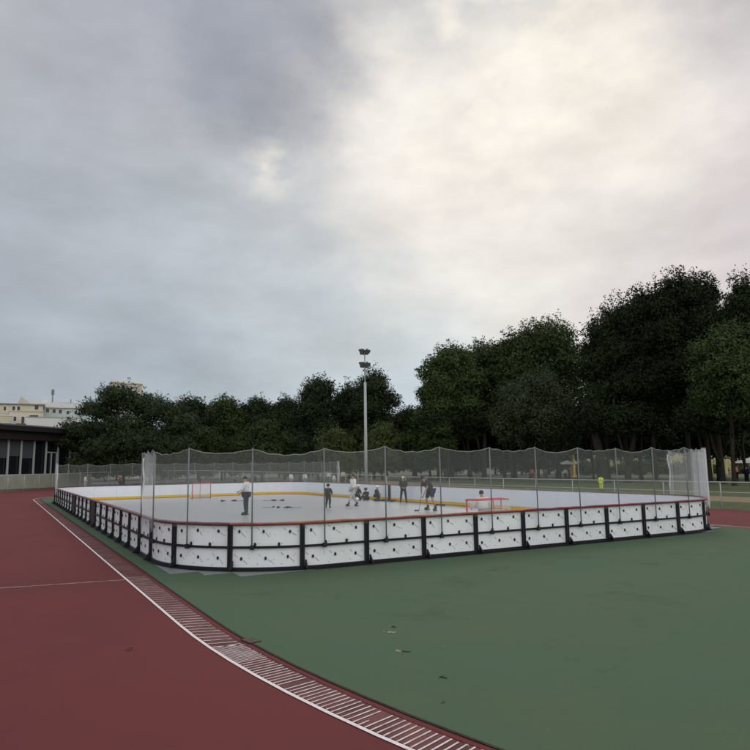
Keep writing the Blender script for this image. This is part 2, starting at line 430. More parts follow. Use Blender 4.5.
# ---------------------------------------------------------------- protective nets
def s_of(idx, frac=.52): return S0+idx*PL+frac
def net(label, idx, ztop=2.78, bunch=()):
    p, n = outline(s_of(idx[len(idx)//2])); root = empty('safety_net', (p.x, p.y, 0), label, 'safety net', 'safety nets above the rink boards')
    O = root.location; rg = random.Random(idx[0])
    tops = {}
    for k in idx:
        p, n = outline(s_of(k)); q = p+n*.075; tz = ztop+rg.uniform(-.03, .03)+.03; tops[k] = tz
        ln = Vector((rg.uniform(-.025, .005), rg.uniform(-.015, .015), 0))
        b = MB(); b.tube([q+Vector((0, 0, .50)), q+ln*.5+Vector((0, 0, 1.7)), q+ln+Vector((0, 0, tz))], .0165, 8)
        po = b.build('net_pole', M_galv, root, O, True)
        b = MB(); b.box((-.04, -.045, -.05), (.04, .03, .05), mtx=Matrix.Translation(q+Vector((0, 0, .55))) @ Matrix.Rotation(math.atan2(n.y, n.x)-math.pi/2, 4, 'Z'))
        b.build('clamp', M_dark, po, O)
    b = MB(); vs = []; uv = []; NZ = 6; cols = []
    M_ = 14; U = 0
    rope = []
    for a, c in zip(idx[:-1], idx[1:]):
        sa, sb = s_of(a), s_of(c); sag = rg.uniform(.08, .15); sk = rg.uniform(.9, 1.12)
        for j in range(M_+(c == idx[-1])):
            t = j/M_; s = sa+(sb-sa)*t; p, n = outline(s)
            z1 = tops[a]*(1-t)+tops[c]*t-.02-sag*4*(t**sk)*(1-t**sk)+.010*math.sin(t*27+a)+.006*math.sin(t*61+a*2)
            bulge = .03*math.sin(t*math.pi)*math.sin(a*2.1)
            cols.append(len(vs))
            for m in range(NZ+1):
                z = .98+(z1-.98)*m/NZ
                q = p+n*(.052+bulge*math.sin(math.pi*m/NZ)+.012*math.sin(s*9+m)); vs.append((q.x, q.y, z)); uv.append((s, z))
            rope.append((q.x, q.y, z1))
    fs = []
    for a in range(len(cols)-1):
        for m in range(NZ): fs.append((cols[a]+m, cols[a+1]+m, cols[a+1]+m+1, cols[a]+m+1))
    b.add(vs, fs); b.uv = uv; b.build('netting', M_net, root, O, True)
    b = MB(); b.tube(rope, .009, 5); b.build('top_rope', M_rope, root, O, True)
    for k in (idx[0], idx[-1]):
        p, n = outline(s_of(k)); q = p+n*.055
        b = MB(); b.tube([q+Vector((.02*math.sin(z*7), .02*math.cos(z*5), z)) for z in [.85+i*.2 for i in range(10)]], [.02+.01*(i % 2) for i in range(10)], 6); b.build('end_hem', M_hem, root, O, True)
    for (sa, sb, layers, *thin) in bunch:
        b = MB(); vs = []; uv = []; fs = []; m_ = int((sb-sa)/.06)
        for ly in range(layers):
            o_ = len(vs)
            for j in range(m_+1):
                s = sa+(sb-sa)*j/m_; p, n = outline(s); d = .07+.03*ly+.035*math.sin(j*1.9+ly*2+math.sin(j*.5))
                zt = ztop-.02-.03*math.sin(j*.8+ly)
                for m in range(5):
                    z = .80+.08*math.sin(j*1.3)+(zt-.8)*m/4; q = p+n*d; vs.append((q.x, q.y, z)); uv.append((j*.09+ly*.013, z))
            for j in range(m_):
                for m in range(4): a = o_+j*5+m; fs.append((a, a+5, a+6, a+1))
        b.add(vs, fs); b.uv = uv; b.build('bunched_netting', M_net3 if thin else M_net2, root, O, True)
    return root
iR = int((W-2*R+A4+1.3-S0-.52)/PL)
s_corner = W-2*R
net('tall near net on thin grey poles around the front end of the rink', list(range(-4, iR+1)),
    bunch=[(s_corner+A4*.30, s_corner+A4*.72, 2), (-A4-1.4, -A4+.1, 1, 'thin'), (s_of(iR)-.18, s_of(iR)+.02, 1), (s_corner+A4*.72, s_of(iR)-.18, 1, 'thin')])
sfar0 = (W-2*R)+A4+(34.2-R); k0 = int((sfar0-S0-.52)/PL)+0
sfar1 = (W-2*R)*2+A4*3+(L-2*R)+(L-R-35.8); k1 = int((sfar1-S0-.52)/PL)
net('far net behind the distant goal, wrapping the far end of the rink', list(range(k0, k1+1)), bunch=[(s_of(k1)-.5, s_of(k1)+.02, 2), (s_of(k0)-.02, s_of(k0)+.5, 1)])

# ---------------------------------------------------------------- goals
def goal(loc, rz, label):
    root = empty('hockey_goal', loc, label, 'goal', 'hockey goals', rz)
    w, h, d = .71, 1.2, .75
    b = MB(); b.tube([(-w, 0, 0), (-w, 0, h)], .03); b.build('goal_post', M_red, root, None, True)
    b = MB(); b.tube([(w, 0, 0), (w, 0, h)], .03); b.build('goal_post', M_red, root, None, True)
    b = MB(); b.tube([(-w-.03, 0, h), (w+.03, 0, h)], .03); b.build('crossbar', M_red, root, None, True)
    b = MB(); b.tube([(-w, 0, .03), (-w+.05, -d, .03), (w-.05, -d, .03), (w, 0, .03)], .022); b.build('base_frame', M_red, root, None, True)
    b = MB(); b.tube([(-w, 0, h), (-w+.05, -.45, h), (w-.05, -.45, h), (w, 0, h)], .018); b.build('top_frame', M_red, root, None, True)
    b = MB(); b.tube([(0, -.45, h), (-.08, -d, .03)], .016); b.build('back_stay', M_red, root, None, True)
    b = MB(); vs = [(-w, 0, h), (w, 0, h), (w-.05, -.45, h-.01), (-w+.05, -.45, h-.01), (-w, 0, .03), (w, 0, .03), (w-.05, -d, .03), (-w+.05, -d, .03)]
    b.add(vs, [(0, 1, 2, 3), (3, 2, 6, 7), (0, 3, 7, 4), (1, 5, 6, 2)]); b.uv = [(v[0]+v[1]*.7, v[2]+v[1]) for v in vs]
    b.build('goal_net', M_goalnet, root)
    return root
goal((10.4, 3.15, .024), 0, 'red framed hockey goal near the front boards with a goalkeeper in it')
goal((10.25, 37.8, .024), math.pi, 'distant hockey goal at the far end of the rink')

# ---------------------------------------------------------------- people
SK = {}
def skin(name, verts, edges, mat_, sub=1):
    """verts: list of (co, radius); grown once with a Skin modifier and stored as a plain mesh"""
    me = bpy.data.meshes.new(name); bm = bmesh.new(); ly = bm.verts.layers.skin.verify()
    bv = []
    for i, (co, r) in enumerate(verts):
        v = bm.verts.new(co); r = r if hasattr(r, '__len__') else (r, r)
        v[ly].radius = r; v[ly].use_root = (i == 0); bv.append(v)
    for a, b in edges: bm.edges.new((bv[a], bv[b]))
    bm.to_mesh(me); bm.free()
    o = bpy.data.objects.new(name, me); COL.objects.link(o)
    m = o.modifiers.new('s', 'SKIN'); m.use_smooth_shade = True
    m2 = o.modifiers.new('u', 'SUBSURF'); m2.levels = sub; m2.render_levels = sub
    dg = bpy.context.evaluated_depsgraph_get(); dg.update()
    me2 = bpy.data.meshes.new_from_object(o.evaluated_get(dg))
    o.modifiers.clear(); o.data = me2; me2.name = name
    me2.materials.clear(); me2.materials.append(mat_)
    me2.polygons.foreach_set('use_smooth', [True]*len(me2.polygons))
    return o
def cloth(name, rgb): return mat('cloth_'+name, lin(rgb), .85, .15, var=.12, scale=9)
M_skin = mat('skin_tone', lin((176, 128, 100)), .6, .3, var=.05)
M_hair = mat('hair_dark', (.015, .012, .010), .6, .3, var=.2)
M_eye = mat('eye_dark', (.02, .015, .012), .3, .5, var=.1)

DEF = dict(pel=(0, 0, .95), spi=(0, 0, 1.14), che=(0, 0, 1.34), nec=(0, 0, 1.49), hb=(0, .015, 1.56), hm=(0, .02, 1.645), ht=(0, .01, 1.72),
           shl=(-.19, 0, 1.43), ell=(-.25, -.02, 1.15), wrl=(-.26, .08, .91), shr=(.19, 0, 1.43), elr=(.25, -.02, 1.15), wrr=(.26, .08, .91),
           hil=(-.10, 0, .92), knl=(-.11, .02, .50), anl=(-.11, -.01, .09), tol=(-.13, .17, .035),
           hir=(.10, 0, .92), knr=(.11, .02, .50), anr=(.11, -.01, .09), tor=(.13, .17, .035))
RAD = dict(pel=(.15, .11), spi=(.135, .10), che=(.155, .11), nec=.055, hb=.062, hm=(.078, .095), ht=(.055, .065), shl=.062, ell=.043, wrl=.028, shr=.062, elr=.043, wrr=.028,
           hil=.088, knl=.058, anl=.042, tol=.032, hir=.088, knr=.058, anr=.042, tor=.032)
def person(loc, rz, h, label, pose={}, shirt=('white', (215, 215, 212)), sleeves='long', trousers=('dark', (38, 40, 48)), shorts=False,
           head='hair', helmet=(20, 20, 22), boots='skate', kid=False, group=None, bulk=1.0, fingers=True):
    J = dict(DEF); J.update(pose); sc_ = h/1.75
    hs = 1.0 if not kid else 1.28
    def q(k): return Vector(J[k])*sc_
    names = ['pel', 'spi', 'che', 'nec', 'hb', 'hm', 'ht', 'shl', 'ell', 'wrl', 'shr', 'elr', 'wrr', 'hil', 'knl', 'anl', 'tol', 'hir', 'knr', 'anr', 'tor']
    def rad(k, m=1, a=0):
        r = RAD[k]; e = hs if k in ('hb', 'hm', 'ht') else 1
        if hasattr(r, '__len__'): return (r[0]*sc_*m*e+a, r[1]*sc_*m*e+a)
        return (r*sc_*m*e+a,)*2
    ix = {k: i for i, k in enumerate(names)}
    V = [(q(k), rad(k)) for k in names]
    E = [('pel', 'spi'), ('spi', 'che'), ('che', 'nec'), ('nec', 'hb'), ('hb', 'hm'), ('hm', 'ht'), ('che', 'shl'), ('shl', 'ell'), ('ell', 'wrl'), ('che', 'shr'), ('shr', 'elr'), ('elr', 'wrr'),
         ('pel', 'hil'), ('hil', 'knl'), ('knl', 'anl'), ('anl', 'tol'), ('pel', 'hir'), ('hir', 'knr'), ('knr', 'anr'), ('anr', 'tor')]
    Ei = [(ix[a], ix[b]) for a, b in E]
    fwd = (q('hm')-q('hb')); fy = Vector((0, 1, 0))
    if fingers:
        for sd, w_, e_ in (('l', 'wrl', 'ell'), ('r', 'wrr', 'elr')):
            d = (q(w_)-q(e_)).normalized(); side = d.cross(Vector((1, 0, 0)) if abs(d.x) < .8 else Vector((0, 0, 1))).normalized()
            curl = d.cross(side)*(1 if sd == 'l' else -1)
            pi = len(V); V.append((q(w_)+d*.085*sc_, (.034*sc_, .018*sc_))); Ei.append((ix[w_], pi))
            for k, ln in enumerate((.075, .085, .08, .062)):
                a = q(w_)+d*(.10)*sc_+side*(k-1.5)*.022*sc_; c = a+(d*.8-curl*.4).normalized()*ln*sc_
                V.append((a, .0095*sc_)); V.append((c, .007*sc_)); n = len(V); Ei += [(pi, n-2), (n-2, n-1)]
            a = q(w_)+d*.04*sc_+side*.042*sc_; c = a+(d+side*.5-curl*.5).normalized()*.05*sc_
            V.append((a, .011*sc_)); V.append((c, .008*sc_)); n = len(V); Ei += [(ix[w_], n-2), (n-2, n-1)]
    body = skin('person', V, Ei, M_skin, 1)
    body.location = loc; body.rotation_euler = (0, 0, rz)
    tag(body, label, 'person', group)
    # shirt
    k = ['che', 'spi', 'pel', 'nec', 'shl', 'ell', 'shr', 'elr'] + (['wrl', 'wrr'] if sleeves == 'long' else [])
    pos = {n_: q(n_) for n_ in k}
    pos['nec'] = q('che').lerp(q('nec'), .72)
    if sleeves != 'long':
        pos['ell'] = q('shl').lerp(q('ell'), .75); pos['elr'] = q('shr').lerp(q('elr'), .75)
    else:
        pos['wrl'] = q('ell').lerp(q('wrl'), .88); pos['wrr'] = q('elr').lerp(q('wrr'), .88)
    ki = {n_: i for i, n_ in enumerate(k)}
    ED = [('che', 'spi'), ('spi', 'pel'), ('che', 'nec'), ('che', 'shl'), ('shl', 'ell'), ('che', 'shr'), ('shr', 'elr')] + ([('ell', 'wrl'), ('elr', 'wrr')] if sleeves == 'long' else [])
    skin('shirt', [(pos[n_], rad(n_, 1.16*bulk if n_ != 'nec' else 1.3, .024)) for n_ in k], [(ki[a], ki[b_]) for a, b_ in ED], cloth(*shirt), 1).parent = body
    # trousers or shorts
    k = ['pel', 'hil', 'knl', 'hir', 'knr'] + ([] if shorts else ['anl', 'anr'])
    pos = {n_: q(n_) for n_ in k}
    if shorts: pos['knl'] = q('hil').lerp(q('knl'), .92); pos['knr'] = q('hir').lerp(q('knr'), .92)
    else: pos['anl'] = q('knl').lerp(q('anl'), .86); pos['anr'] = q('knr').lerp(q('anr'), .86)
    ki = {n_: i for i, n_ in enumerate(k)}
    ED = [('pel', 'hil'), ('hil', 'knl'), ('pel', 'hir'), ('hir', 'knr')] + ([] if shorts else [('knl', 'anl'), ('knr', 'anr')])
    skin('shorts' if shorts else 'trousers', [(pos[n_], rad(n_, 1.15*bulk if n_ != 'pel' else 1.04, .020)) for n_ in k], [(ki[a], ki[b_]) for a, b_ in ED], cloth(*trousers), 1).parent = body
    # boots
    for sd in 'lr':
        a, t = q('an'+sd), q('to'+sd); b = MB(); kk = q('kn'+sd)
        b.tube([a.lerp(kk, .28 if boots == 'skate' else .08), a, a.lerp(t, .45), t], [.058*sc_, .062*sc_, .055*sc_, .042*sc_], 8)
        d = (t-a); d.z = 0; d = d.normalized()
        if boots == 'skate':
            for f in (-.25, .15, .55, .95):
                c = a.lerp(t, f); c.z = min(a.z, t.z)-.035*sc_
                b.tube([c-d.cross(Vector((0, 0, 1)))*.012, c+d.cross(Vector((0, 0, 1)))*.012], .036*sc_, 10)
        b.build('skate' if boots == 'skate' else 'shoe', M_dark if boots != 'white' else cloth('white_shoe', (220, 220, 220)), body, None, True)
    # head dressing
    hm = q('hm'); up = (q('ht')-q('hb')).normalized(); c = hm+up*.02*sc_; e = hs*sc_
    rot = up.to_track_quat('Z', 'Y').to_matrix().to_4x4()
    right = Vector((1, 0, 0)); fwd = up.cross(right)*-1; fwd = (Vector((0, 1, 0))-up*up.y).normalized() if abs(up.y) < .95 else Vector((0, 0, -1))
    right = fwd.cross(up)
    Mx = Matrix((right, fwd, up)).transposed().to_4x4(); Mx.translation = c
    def hd(b, name, m, smooth=True):
        b.v = [tuple(Mx @ Vector(v)) for v in b.v]; return b.build(name, m, body, None, smooth)
    b = MB()
    for sg in (-1, 1): b.sphere((sg*.032*e, .093*e, -.01*e), .012*e, 6, 4)
    hd(b, 'eyes', M_eye)
    if head == 'hair':
        b = MB(); b.sphere((0, -.028*e, .018*e), (.090*e, .104*e, .104*e), 12, 8, 0, -.6); hd(b, 'hair', M_hair)
    else:
        b = MB(); b.sphere((0, -.005*e, .02*e), (.118*e, .135*e, .125*e), 12, 8, 0, -.3); hd(b, 'helmet', cloth('helmet_%d_%d_%d' % helmet, helmet))
    b = MB(); b.add([Vector((0, .085*e, .0)), Vector((-.012*e, .092*e, -.035*e)), Vector((.012*e, .092*e, -.035*e)), Vector((0, .115*e, -.032*e))], [(0, 1, 3), (0, 3, 2), (1, 2, 3)]); hd(b, 'nose', M_skin, False)
    return body

def stick(p_top, p_heel, blade_dir, label):
    """one hockey stick, shaft from grip to heel and a blade on the floor"""
    O = Vector((p_heel[0], p_heel[1], 0)); root = empty('hockey_stick', O, label, 'hockey stick', 'hockey sticks on the rink')
    b = MB(); b.tube([Vector(p_top), Vector(p_heel)], .013, 6); b.build('shaft', M_dark, root, O, True)
    e = Vector(p_heel)+Vector(blade_dir)*.28; t = Vector(blade_dir).cross(Vector((0, 0, 1)))*.008
    a = Vector(p_heel); b = MB(); b.add([a-t, e-t, e-t+Vector((0, 0, .07)), a-t+Vector((0, 0, .07)), a+t, e+t, e+t+Vector((0, 0, .07)), a+t+Vector((0, 0, .07))],
        [(0, 1, 2, 3), (7, 6, 5, 4), (0, 4, 5, 1), (1, 5, 6, 2), (2, 6, 7, 3), (3, 7, 4, 0)]); b.build('blade', M_dark, root, O)
FZ = .024+.035
RT = math.radians
def facing(x, y): return math.atan2(CY-y, CX-x)-math.pi/2   # local +y towards the camera
def loc2(x, y, z=FZ): return (x, y, z)
# tall man with his back to us by the left net pole
person(loc2(7.29, 18.07), facing(7.29, 18.07)+RT(250), 1.86, 'tall dark haired man in white shirt and dark trousers near the far goal',
       dict(hb=(0, .06, 1.555), hm=(0, .09, 1.63), ht=(0, .09, 1.705), ell=(-.24, .10, 1.16), wrl=(-.14, .32, 1.06), elr=(.24, .10, 1.16), wrr=(.14, .30, 1.0)),
       trousers=('navy', (40, 46, 62)), shirt=('white_long', (212, 214, 216)), group=None)
# small armoured child
person(loc2(12.88, 20.4), facing(12.88, 20.4)+RT(160), 1.26, 'small child in dark armour and dark helmet skating away near mid rink',
       dict(ell=(-.30, .05, 1.17), wrl=(-.22, .25, 1.02), elr=(.30, .05, 1.17), wrr=(.22, .25, 1.02), che=(0, .06, 1.33), knl=(-.13, .08, .5), knr=(.13, .08, .5), anl=(-.16, -.02, .09), anr=(.15, -.06, .09), tol=(-.18, .15, .035), tor=(.17, .12, .035)),
       shirt=('armour', (48, 50, 46)), trousers=('armour_b', (36, 38, 38)), head='helmet', helmet=(26, 26, 28), kid=True, bulk=1.15)
# coach striding in white
person(loc2(14.65, 20.7), facing(14.65, 20.7)+RT(-60), 1.82, 'man in white shirt and pale trousers striding on skates across mid rink',
       dict(anl=(-.12, .38, .11), tol=(-.12, .54, .06), knl=(-.12, .22, .53), anr=(.12, -.34, .12), tor=(.12, -.18, .035), knr=(.12, -.04, .50), ell=(-.24, .02, 1.15), wrl=(-.22, .18, .97), elr=(.24, -.04, 1.15), wrr=(.24, .08, .93)),
       shirt=('white_b', (222, 222, 220)), trousers=('pale', (172, 174, 178)))
# bending player with stick
px, py = 16.1, 14.9
fa = facing(px, py)+RT(-52)
person(loc2(px, py), fa, 1.95, 'bending player in dark T-shirt and navy shorts reaching down with a hockey stick',
       dict(pel=(0, -.12, .92), spi=(0, .0, 1.08), che=(0, .14, 1.24), nec=(0, .24, 1.34), hb=(0, .30, 1.38), hm=(0, .37, 1.44), ht=(0, .40, 1.52),
            shl=(-.18, .17, 1.28), ell=(-.24, .30, 1.02), wrl=(-.20, .48, .70), shr=(.18, .17, 1.28), elr=(.27, .26, 1.0), wrr=(.0, .46, .84),
            hil=(-.11, -.12, .88), knl=(-.34, .08, .5), anl=(-.44, -.04, .09), tol=(-.48, .13, .035), hir=(.11, -.12, .88), knr=(.24, -.02, .48), anr=(.34, -.20, .09), tor=(.38, -.03, .035)),
       shirt=('charcoal', (52, 54, 58)), sleeves='short', trousers=('navy_shorts', (40, 48, 72)), shorts=True, bulk=1.2)
ca, sa = math.cos(fa), math.sin(fa)
def wl(x, y, z): return (px+x*ca-y*sa, py+x*sa+y*ca, z+FZ)
stick(wl(.06, .40, 1.08), wl(-.42, 1.0, .0), tuple(Vector((-sa, ca, 0))), 'dark hockey stick held low by the bending player in navy shorts')
# boy with yellow helmet by the far boards
person(loc2(18.9, 22.0), facing(18.9, 22.0)+RT(10), 1.58, 'boy with yellow helmet and dark kit standing by the right boards, hands together',
       dict(ell=(-.27, .04, 1.17), wrl=(-.08, .24, 1.02), elr=(.27, .04, 1.17), wrr=(.08, .24, 1.02), hil=(-.1, 0, .92), anl=(-.2, 0, .09), tol=(-.24, .16, .035), knl=(-.16, .03, .5), anr=(.2, 0, .09), tor=(.24, .16, .035), knr=(.16, .03, .5)),
       shirt=('dark_kit', (50, 54, 56)), trousers=('dark_kit_b', (34, 38, 44)), head='helmet', helmet=(226, 208, 130))
# sitting children
SIT = dict(pel=(0, 0, .16), spi=(0, .02, .36), che=(0, .06, .54), nec=(0, .10, .68), hb=(0, .13, .75), hm=(0, .15, .83), ht=(0, .14, .91),
           shl=(-.18, .06, .62), ell=(-.26, .18, .42), wrl=(-.14, .38, .40), shr=(.18, .06, .62), elr=(.26, .18, .42), wrr=(.14, .38, .40),
           hil=(-.1, .02, .14), knl=(-.16, .40, .38), anl=(-.15, .68, .09), tol=(-.16, .84, .12), hir=(.1, .02, .14), knr=(.16, .42, .36), anr=(.15, .72, .09), tor=(.16, .88, .12))
KN = dict(SIT); KN.update(pel=(0, 0, .42), spi=(0, .02, .6), che=(0, .05, .8), nec=(0, .08, .94), hb=(0, .1, 1.0), hm=(0, .12, 1.08), ht=(0, .11, 1.15), shl=(-.18, .05, .87), ell=(-.25, .12, .64), wrl=(-.18, .3, .52), shr=(.18, .05, .87), elr=(.25, .12, .64), wrr=(.18, .3, .52),
                          hil=(-.1, 0, .4), knl=(-.13, .26, .12), anl=(-.13, -.15, .1), tol=(-.13, -.3, .04), hir=(.1, 0, .4), knr=(.15, .38, .42), anr=(.15, .30, .09), tor=(.15, .46, .035))
for (x, y, a, ps, hh, hel, lab) in [
    (18.35, 27.2, 40, KN, 1.45, (218, 220, 222), 'kneeling child with white helmet behind the striding man'),
    (18.75, 26.6, -30, SIT, 1.45, (44, 46, 48), 'child in dark helmet sitting on the rink floor between two others'),
    (18.85, 25.45, 70, KN, 1.40, (228, 230, 232), 'kneeling child with white helmet right of the seated group')]:
    person((x, y, .03), facing(x, y)+RT(a), hh, lab, ps, shirt=('dark_kit_c', (40, 46, 48)), trousers=('dark_kit_d', (32, 38, 38)), head='helmet', helmet=hel, kid=True, group='children seated by the right boards')
x, y = 18.95, 24.75
b = MB(); b.tube([(x-.5, y+.2, .07), (x+.1, y-.3, .08), (x+.5, y-.9, .06)], [.05, .08, .05], 8); tag(b.build('kit_bag', mat('bag_green', (.03, .05, .035), .8), None, None, True), 'dark green bag lying on the floor beside the seated children', 'bag')
b = MB(); b.sphere((17.7, 26.0, .14), .12, 12, 8, 0, -.6); tag(b.build('helmet', cloth('white_ball', (235, 235, 235)), None, None, True), 'white helmet on the rink floor in front of the seated children', 'helmet')
# goalkeeper
person((11.15, 4.15, .024+.03), facing(11.15, 4.15)+RT(195), 1.62, 'goalkeeper in white shirt with dark hair crouching in the near goal',
       dict(pel=(0, -.1, .78), spi=(0, 0, .95), che=(0, .1, 1.12), nec=(0, .16, 1.25), hb=(0, .2, 1.30), hm=(0, .24, 1.38), ht=(0, .24, 1.46), shl=(-.18, .1, 1.18), ell=(-.32, .2, .98), wrl=(-.34, .4, .86), shr=(.18, .1, 1.18), elr=(.32, .2, .98), wrr=(.3, .4, .86),
            hil=(-.1, -.1, .75), knl=(-.22, .18, .48), anl=(-.24, -.02, .09), tol=(-.28, .15, .035), hir=(.1, -.1, .75), knr=(.22, .18, .48), anr=(.24, -.02, .09), tor=(.28, .15, .035)),
       shirt=('keeper', (210, 212, 205)), trousers=('keeper_b', (120, 122, 118)), bulk=1.2)
# kit lying on the floor
def glove(x, y, label, rz=0, r=.10):
    b = MB(); m = Matrix.Translation((x, y, .05)) @ Matrix.Rotation(rz, 4, 'Z') @ Matrix.Scale(.8, 4)
    b.sphere((0, 0, .03), (r*1.1, r*.8, r*.6), 10, 6)
    for k in range(4): b.tube([(.02, (k-1.5)*.04, .02), (.14, (k-1.5)*.05, .03), (.22, (k-1.5)*.055, .0)], [.03, .026, .02], 6)
    b.tube([(-.02, .09, .02), (.07, .16, .01)], [.03, .022], 6); b.tube([(-.05, 0, .03), (-.2, 0, .02)], [.07, .085], 8)
    b.v = [tuple(m @ Vector(v)) for v in b.v]
    return tag(b.build('hockey_glove', M_dark, None, None, True), label, 'glove', 'gloves lying on the rink floor')
for (x, y, rz, lab) in [(10.3, 32.2, .5, 'dark glove on the floor left of the tall man, nearest the far goal'), (11.0, 32.0, 2.0, 'dark glove between the far goal and the tall man, beside a stick'),
                       (10.65, 22.35, 1.0, 'left glove of the pair lying between the tall man and the armoured child'), (10.95, 21.9, 3.0, 'right glove of the pair lying between the tall man and the armoured child'),
                       (13.4, 30.2, .4, 'dark glove on the floor beyond the armoured child, left one'), (13.8, 29.9, 2.4, 'dark glove on the floor beyond the armoured child, right one'),
                       (18.9, 23.4, .4, 'dark glove by the boards next to the yellow helmeted boy'), (18.8, 18.1, .7, 'dark glove at the foot of the right boards, left of the pair'), (18.8, 17.6, 2.1, 'dark glove at the foot of the right boards, right of the pair')]:
    glove(x, y, lab, rz)
for (x, y, dx, dy, lab) in [(11.2, 31.9, .9, -.5, 'stick lying flat beside the glove near the tall man'), (10.4, 22.7, -.8, .5, 'stick lying left of the pair of gloves at mid rink'), (11.2, 21.7, .8, -.5, 'stick lying right of the pair of gloves at mid rink'), (13.2, 30.4, -.9, .5, 'stick lying beyond the armoured child')]:
    stick((x+dx*.6, y+dy*.6, .05), (x, y, .04), (-dx*.8, dy*.8, 0), lab)

# ---------------------------------------------------------------- perimeter fence
def fence(name, pts, label, h0, post_gap, mesh=True, rails=(1.0,), rad=.03):
    root = empty(name, (pts[0][0], pts[0][1], 0), label, 'fence'); O = root.location
    segs = []; Ls = [0]
    for a, c in zip(pts[:-1], pts[1:]): Ls.append(Ls[-1]+math.hypot(c[0]-a[0], c[1]-a[1]))
    def P(s):
        for i in range(len(pts)-1):
            if s <= Ls[i+1] or i == len(pts)-2:
                t = (s-Ls[i])/(Ls[i+1]-Ls[i]); a, c = pts[i], pts[i+1]
                return Vector((a[0]+(c[0]-a[0])*t, a[1]+(c[1]-a[1])*t, 0)), a[2]+(c[2]-a[2])*t
    n = max(1, round(Ls[-1]/post_gap)); 
    for i in range(n+1):
        p, h = P(Ls[-1]*i/n); b = MB(); b.tube([p, p+Vector((0, 0, h-.02))], rad*.9, 6); b.build('fence_post', M_pole, root, O, True)
    for fr in rails:
        b = MB(); b.tube([P(Ls[-1]*i/n)[0]+Vector((0, 0, P(Ls[-1]*i/n)[1]*fr)) for i in range(n+1)], rad*(1 if fr == 1 else .7), 6); b.build('fence_rail', M_pole, root, O, True)
    if mesh:
        b = MB(); vs = []; uv = []
        for i in range(n+1):
            p, h = P(Ls[-1]*i/n); vs += [(p.x, p.y, .05), (p.x, p.y, h-.03)]; uv += [(Ls[-1]*i/n, .05), (Ls[-1]*i/n, h-.03)]
        b.add(vs, [(2*i, 2*i+2, 2*i+3, 2*i+1) for i in range(n)]); b.uv = uv; b.build('mesh_infill', M_link, root, O)
    return root
fr = [(28.2, -30, 1.28), (28.2, 30, 1.34), (28.2, 40, 1.38)]
fence('perimeter_fence', fr, 'grey tubular rail fence along the right side of the track', 1.3, 3.4, True, (1.0, .62))
def fp(px_, r_, y_): q = at(px_, r_); return (q.x, q.y, zat(px_, y_, r_))
fence('perimeter_fence', [fp(386, 66, 475.6), fp(365, 72, 474.8), fp(340, 80, 473.8), fp(300, 88, 472.6), fp(250, 94, 471.3), fp(200, 100, 470.6), fp(143, 104, 470.6), fp(100, 104, 472.3), fp(54, 100, 474.1), fp(10, 88, 475.5), fp(-30, 80, 477.0)],
      'long grey mesh fence curving round the far end of the track', 1.6, 4.2, True, (1.0,))

# ---------------------------------------------------------------- floodlight pole
q = at(366, 80); Zt = zat(366, 345, 80)
root = empty('light_pole', q, 'tall grey floodlight pole rising behind the far side of the rink', 'light pole')
b = MB(); b.tube([(0, 0, 0), (0, 0, 5), (0, 0, Zt-4.6)], [.20, .18, .15], 12); b.build('pole', M_pole, root, None, True)
b = MB(); b.tube([(0, 0, Zt-4.6), (0, 0, Zt-.9)], [.10, .08], 10); b.build('pole_top', M_pole, root, None, True)
b = MB(); b.tube([(0, 0, 0), (0, 0, .12)], .35, 12); b.build('base_plate', M_conc, root)
for zz in (Zt-.8, Zt-2.4):
    b = MB(); b.tube([(-.45, 0, zz-.35), (.45, 0, zz-.35)], .04, 6); b.tube([(0, -.4, zz-.35), (0, .4, zz-.35)], .04, 6); br = b.build('cross_arm', M_lamp, root)
    for (x, y, az, tl) in ((-.5, -.1, RT(200), .5), (.15, -.35, RT(150), .75), (.42, .15, RT(60), .4), (-.2, .35, RT(300), .6)):
        b = MB(); m = Matrix.Translation((x, y, zz)) @ Matrix.Rotation(az, 4, 'Z') @ Matrix.Rotation(-tl, 4, 'X')
        b.tube([(0, -.28, 0), (0, -.05, 0), (0, .16, 0)], [.16, .28, .36], 12); b.box((-.10, -.42, -.1), (.10, -.28, .1))
        b.v = [tuple(m @ Vector(v)) for v in b.v]; l = b.build('floodlight', M_lamp, root, None, False)
        b = MB(); b.tube([(0, .162, 0), (0, .18, 0)], .33, 12); b.v = [tuple(m @ Vector(v)) for v in b.v]; b.build('lens', M_lens, l)

# ---------------------------------------------------------------- buildings on the left
Apt, Bpt = at(-45, 93), at(94, 112)
dirv = (Bpt-Apt); LB = dirv.length; ang = math.atan2(dirv.y, dirv.x)
pav = empty('pavilion', Apt, 'low dark roofed pavilion with tall glass front on the left', 'building', rz=ang)
def onfront(px_):
    d = ray(px_, 466); t_ = dirv.normalized(); nrm = Vector((-t_.y, t_.x, 0)); c = Vector((CX, CY, 0))
    k = (Apt-c).dot(nrm)/Vector((d.x, d.y, 0)).dot(nrm); p = c+Vector((d.x, d.y, 0))*k
    return (p-Apt).dot(t_), (p-c).length
def zf(px_, y_): return zat(px_, y_, onfront(px_)[1])
zr, zs, zw1, zw0, ztr = 8.25, 7.5, 6.35, 1.85, 4.85
b = MB(); b.box((-.2, .6, 0), (LB+.2, 14, zw1+.6)); b.build('wall', mat('pavilion_wall', (.05, .045, .045), .8), pav)
b = MB(); b.box((-1, -1.6, zs), (LB+.6, 15, zr-.12)); rf = b.build('roof', M_fascia, pav)
b = MB(); b.box((-1.02, -1.63, zr-.118), (LB+.65, 15.02, zr+.06)); b.build('roof_edge', M_rooftop, rf)
b = MB(); b.box((-1, -.9, zw1+.02), (LB+.5, .598, zs-.003)); b.build('fascia', M_fascia, pav)
